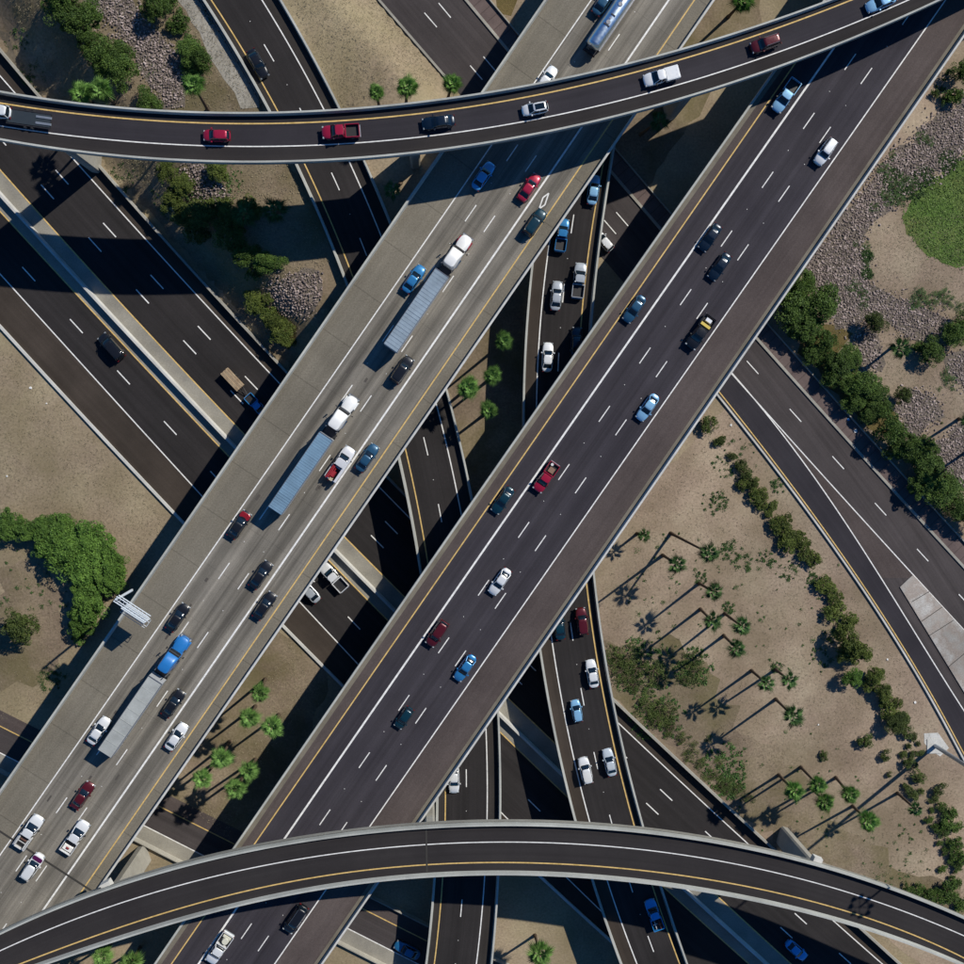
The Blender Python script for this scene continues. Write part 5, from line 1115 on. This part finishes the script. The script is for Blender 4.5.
for bx, by, x, y, l in ((886, 106, 852, 172, 'palm left of centre in the lower left group, next to the pale bridge'), (845, 175, 780, 250, 'lowest left palm of the lower left group, next to the pale bridge'), (985, 175, 957, 222, 'palm near the middle of the lower left group in the bridge shadow edge'), (945, 225, 908, 288, 'lowest palm of the lower left group at the shadow edge')):
    pz('S5', bx, by, x, y, 13, l, GP)
GP = 'fan palms below the bottom flyover'
pz('S5', 430, 880, 395, 935, 11, 'bright palm at the bottom edge under the left end of the bottom flyover', GP)
pz('S5', 540, 900, 505, 962, 12, 'bright palm cut by the bottom edge, right of the other one', GP)
pz('S7', 212, 853, 232, 925, 9, 'palm in the patch of lit dirt at the bottom centre', GP, mat='leaf_palm', cs=1.2)
GP = 'slender palms on the tan ground right of the dark bridge'
dk = dict(mat='leaf_palm_dk')
pz('S3', 606, 207, 632, 213, 5, 'small palm closest to the dark bridge on the palm ground', GP, cs=.65, **dk)
palm(Z('S3', 735, 205)[0], Z('S3', 885, 283)[0], 13, 'long leaning palm with the longest visible trunk', GP, cs=.95, mat='leaf_palm_dk')
pz('S3', 705, 290, 760, 325, 14.5, 'palm below and left of the long leaning palm', GP, cs=.9, **dk)
pz('S3', 845, 398, 902, 432, 10.5, 'palm with crown just below the crown of the long leaning palm', GP, **dk)
pz('S3', 850, 498, 897, 545, 11, 'palm in the middle of the upper palms, its crown touching a shadow', GP, **dk)
pz('S4', 42, 515, 108, 565, 11.5, 'palm on the right of the upper palms, first of the close pair', GP, **dk)
pz('S4', 38, 600, 88, 650, 11, 'palm on the right of the upper palms, lower of the close pair', GP, **dk)
pz('S4', 145, 735, 203, 785, 11, 'left one of three palms in the middle of the palm ground', GP, cs=.9, **dk)
pz('S4', 238, 730, 290, 773, 10.5, 'right one of three palms in the middle of the palm ground', GP, cs=.85, **dk)
pz('S4', 238, 845, 305, 910, 12, 'lowest of the three palms in the middle of the palm ground', GP, cs=1.1, **dk)
GP = 'bushy palms near the right part of the bottom flyover'
pz('S8', 250, 235, 310, 297, 11.5, 'leftmost of the bushy palms above the bottom flyover', GP)
pz('S8', 335, 205, 402, 275, 12, 'upper one of the two touching bushy palms', GP)
pz('S8', 375, 285, 430, 342, 11.5, 'lower one of the two touching bushy palms', GP)
pz('S8', 470, 245, 525, 312, 11.5, 'bushy palm to the right of the two touching palms', GP)
pz('S8', 535, 355, 597, 415, 11.5, 'bushy palm crossing the long mast shadow', GP, cs=1.1)
pz('S8', 708, 305, 778, 368, 11.5, 'thin dark palm below the tall mast', GP, cs=.7, **dk)
GP = 'palms behind the street trees at the right'
pz('R8', 688, 412, 722, 420, 6, 'bluish palm behind the street trees below the lawn', GP, cs=1.15, **dk)
pz('R8', 945, 690, 985, 700, 9, 'palm cut by the right edge behind the street trees, upper one', GP, cs=1.0, **dk)
pz('R8', 975, 815, 1040, 830, 10, 'palm just outside the right edge behind the street trees', GP, cs=1.0, **dk)

# ---------------------------------------------------------------- tall mast, sign bridge, small things
b = P(*Z('S8', 852, 122)[0], 0); HM = 49.0
mr_ = empty('high_mast_light', b, 0, label='very tall steel light mast with a ring of lamps, its pad beside the slip lane', cat='light mast')
MB().tube((0, 0, 0), (0, 0, HM), .42, .16, 14).build('mast', flat('mast_steel', (.40, .44, .48), .4, .5), mr_, 40)
MB().box(-1.6, 1.2, -1.5, 1.3, 0.01, .14).build('base_pad', M['concrete_lite'], mr_)
rg = MB()
for k in range(20):
    a0, a1 = k * math.pi / 10, (k + 1) * math.pi / 10; rg.tube((1.6 * math.cos(a0), 1.6 * math.sin(a0), HM), (1.6 * math.cos(a1), 1.6 * math.sin(a1), HM), .09, n=6)
for k in range(4): rg.tube((0, 0, HM), (1.6 * math.cos(k * 1.5708), 1.6 * math.sin(k * 1.5708), HM), .06, n=6)
ro = rg.build('lamp_ring', M['steel'], mr_)
for k in range(8): a0 = k * math.pi / 4; MB().tube((1.75 * math.cos(a0), 1.75 * math.sin(a0), HM - .35), (1.75 * math.cos(a0), 1.75 * math.sin(a0), HM + .15), .42, .22, 12).build('lamp', M['steel'], ro, 40)
w_ = Z('S8', 810, 80, 860, 75, 905, 130, 870, 165, 830, 130, 815, 110)
patch('base_slab', w_, M['concrete_lite'], seed=31, rough=.6)
M['steel_lite'] = flat('painted_steel', (.62, .68, .74), .45, .2)
# cantilever sign on the left edge of the pale bridge
pb = P(*Z('S1', 512, 428)[0], ZA); pt = P(*Z('S1', 458, 488)[0], ZA + 8.0); pe = P(*Z('S1', 572, 548)[0], ZA + 8.0)
hd = heading('A', Z('S1', 512, 428)[0]); fx = Vector((math.cos(hd), math.sin(hd), 0)); sx = Vector((fx.y, -fx.x, 0))   # sx: across the road to the right
sg = empty('overhead_sign', pb, 0, label='grey cantilever sign frame with catwalk over the left shoulder of the pale bridge', cat='road sign')
def LV(a, b_, h): return tuple(sx * a + fx * b_ + Vector((0, 0, h)))
MB().tube(LV(-.2, 0, 0), LV(-.2, 0, 8.3), .24, .2, 12).build('post', M['steel_lite'], sg, 40)
tm = MB(); SPAN = 5.7
for bb in (-.45, .45):
    for hh in (7.2, 8.3): tm.tube(LV(-.4, bb, hh), LV(SPAN, bb, hh), .085, n=6)
for k in range(8):
    u0 = -.3 + k * (SPAN) / 8; u1 = u0 + SPAN / 8
    tm.tube(LV(u0, -.45, 8.3), LV(u0, .45, 8.3), .04, n=5).tube(LV(u0, -.45, 7.2), LV(u1, -.45, 8.3), .035, n=5).tube(LV(u0, .45, 7.2), LV(u1, .45, 8.3), .035, n=5)
tm.build('truss', M['steel_lite'], sg)
pn = MB()
def obox(mb_, a0, a1, b0, b1, h0, h1):
    V = [LV(a, b_, h) for h in (h0, h1) for a, b_ in ((a0, b0), (a1, b0), (a1, b1), (a0, b1))]; mb_.add(V, [(0, 1, 2, 3), (7, 6, 5, 4), (0, 4, 5, 1), (1, 5, 6, 2), (2, 6, 7, 3), (3, 7, 4, 0)]); return mb_
obox(pn, 1.3, 5.6, -.75, -.70, 5.0, 8.6); po = pn.build('sign_panel', flat('sign_green', (.01, .12, .06), .5), sg)
obox(MB(), 1.25, 5.65, -.694, -.64, 4.95, 8.65).build('backing', M['steel_lite'], po)
cw = MB()
for bb in (-1.3, -2.1): cw.tube(LV(1.1, bb, 5.0), LV(5.8, bb, 5.0), .06, n=5)
for k in range(6): cw.tube(LV(1.1 + k * .94, -2.1, 5.0), LV(1.1 + k * .94, -.8, 5.0), .05, n=5)
for bb in (-2.1,): cw.tube(LV(1.1, bb, 6.0), LV(5.8, bb, 6.0), .05, n=5)
cw.build('catwalk', M['steel_lite'], sg)
MB().tube(LV(-.2, .3, 0), LV(-.2, -.3, 0), .05).build('base_plate', M['concrete_lite'], sg)
# lamp pads and kerbside bits on the parapets
for i, (reg, x, y, key, lab) in enumerate([('S8', 395, 560, 'F2', 'pale concrete pad on the outer edge of the bottom flyover, right part'), ('S5', 412, 655, 'F2', 'pale concrete pad where the pale bridge meets the bottom flyover')]):
    px = Z(reg, x, y)[0]; z_ = 21.6; p = P(px[0], px[1], z_); o = MB().box(-.85, .85, -.55, .55, -.4, .7, (.08, .08)).build('lamp_pad', M['concrete_lite']); o.location = p; o.rotation_euler = (0, 0, -.4 if i == 0 else .5); tag(o, lab, 'pad')
# litter on the ground
for (reg, x, y, s_, lab) in [('R8', 545, 737, .5, 'white litter on the reddish sidewalk'), ('R8', 518, 692, .3, 'small blue litter on the reddish sidewalk'), ('R5', 118, 570, .28, 'white scrap on the tan dirt at the left, upper one'), ('R5', 180, 630, .2, 'white scrap on the tan dirt at the left, beside the kerb'), ('R5', 27, 910, .22, 'white scrap on the tan dirt at the left, lowest one'), ('S4', 668, 692, .25, 'pale scrap beside the slip lane kerb, upper one'), ('S4', 775, 857, .32, 'pale scrap beside the slip lane kerb, lower one'), ('S4', 402, 943, .2, 'pale scrap in the middle of the palm ground'), ('R8', 65, 713, .3, 'pale stone by the bare upper end of the palm ground')]:
    px = Z(reg, x, y)[0]; p = P(px[0], px[1], .18) if 'walk' in lab else PT(px[0], px[1], .03); rr = random.Random(int(x)); m_ = MB(); n_ = 7
    top = [(s_ * math.cos(k * 6.283 / n_) * rr.uniform(.5, 1), s_ * math.sin(k * 6.283 / n_) * rr.uniform(.5, 1), .05 + rr.uniform(0, .1)) for k in range(n_)]
    bot = [(x_ * 1.1, y_ * 1.1, 0) for x_, y_, _ in top]; m_.loft([bot, top]); o = m_.build('litter', flat('litter_blue', (.05, .25, .6), .6) if 'blue' in lab else flat('litter_white', (.7, .7, .68), .7)); o.location = p; tag(o, lab, 'litter')
# guard fence on the left of the narrow bridge at the top left
fr = empty('guard_fence', PT(*D['L'].px(20)), 0, label='dark low fence of posts beside the gravel track at the top left', cat='fence')
fl = [PT(*off(D['L'], -3.5).px(-60 + 168 * k / 60)) for k in range(61)]
fo = sweep('rail', [p - fr.location for p in fl], [(-.04, .55), (-.04, .75), (.04, .75), (.04, .55)], M['dkmetal'], fr)
for p in resample(fl, 2.0): q = p - fr.location; MB().box(q.x - .07, q.x + .07, q.y - .07, q.y + .07, q.z - .1, q.z + .85).build('post', M['dkmetal'], fr)
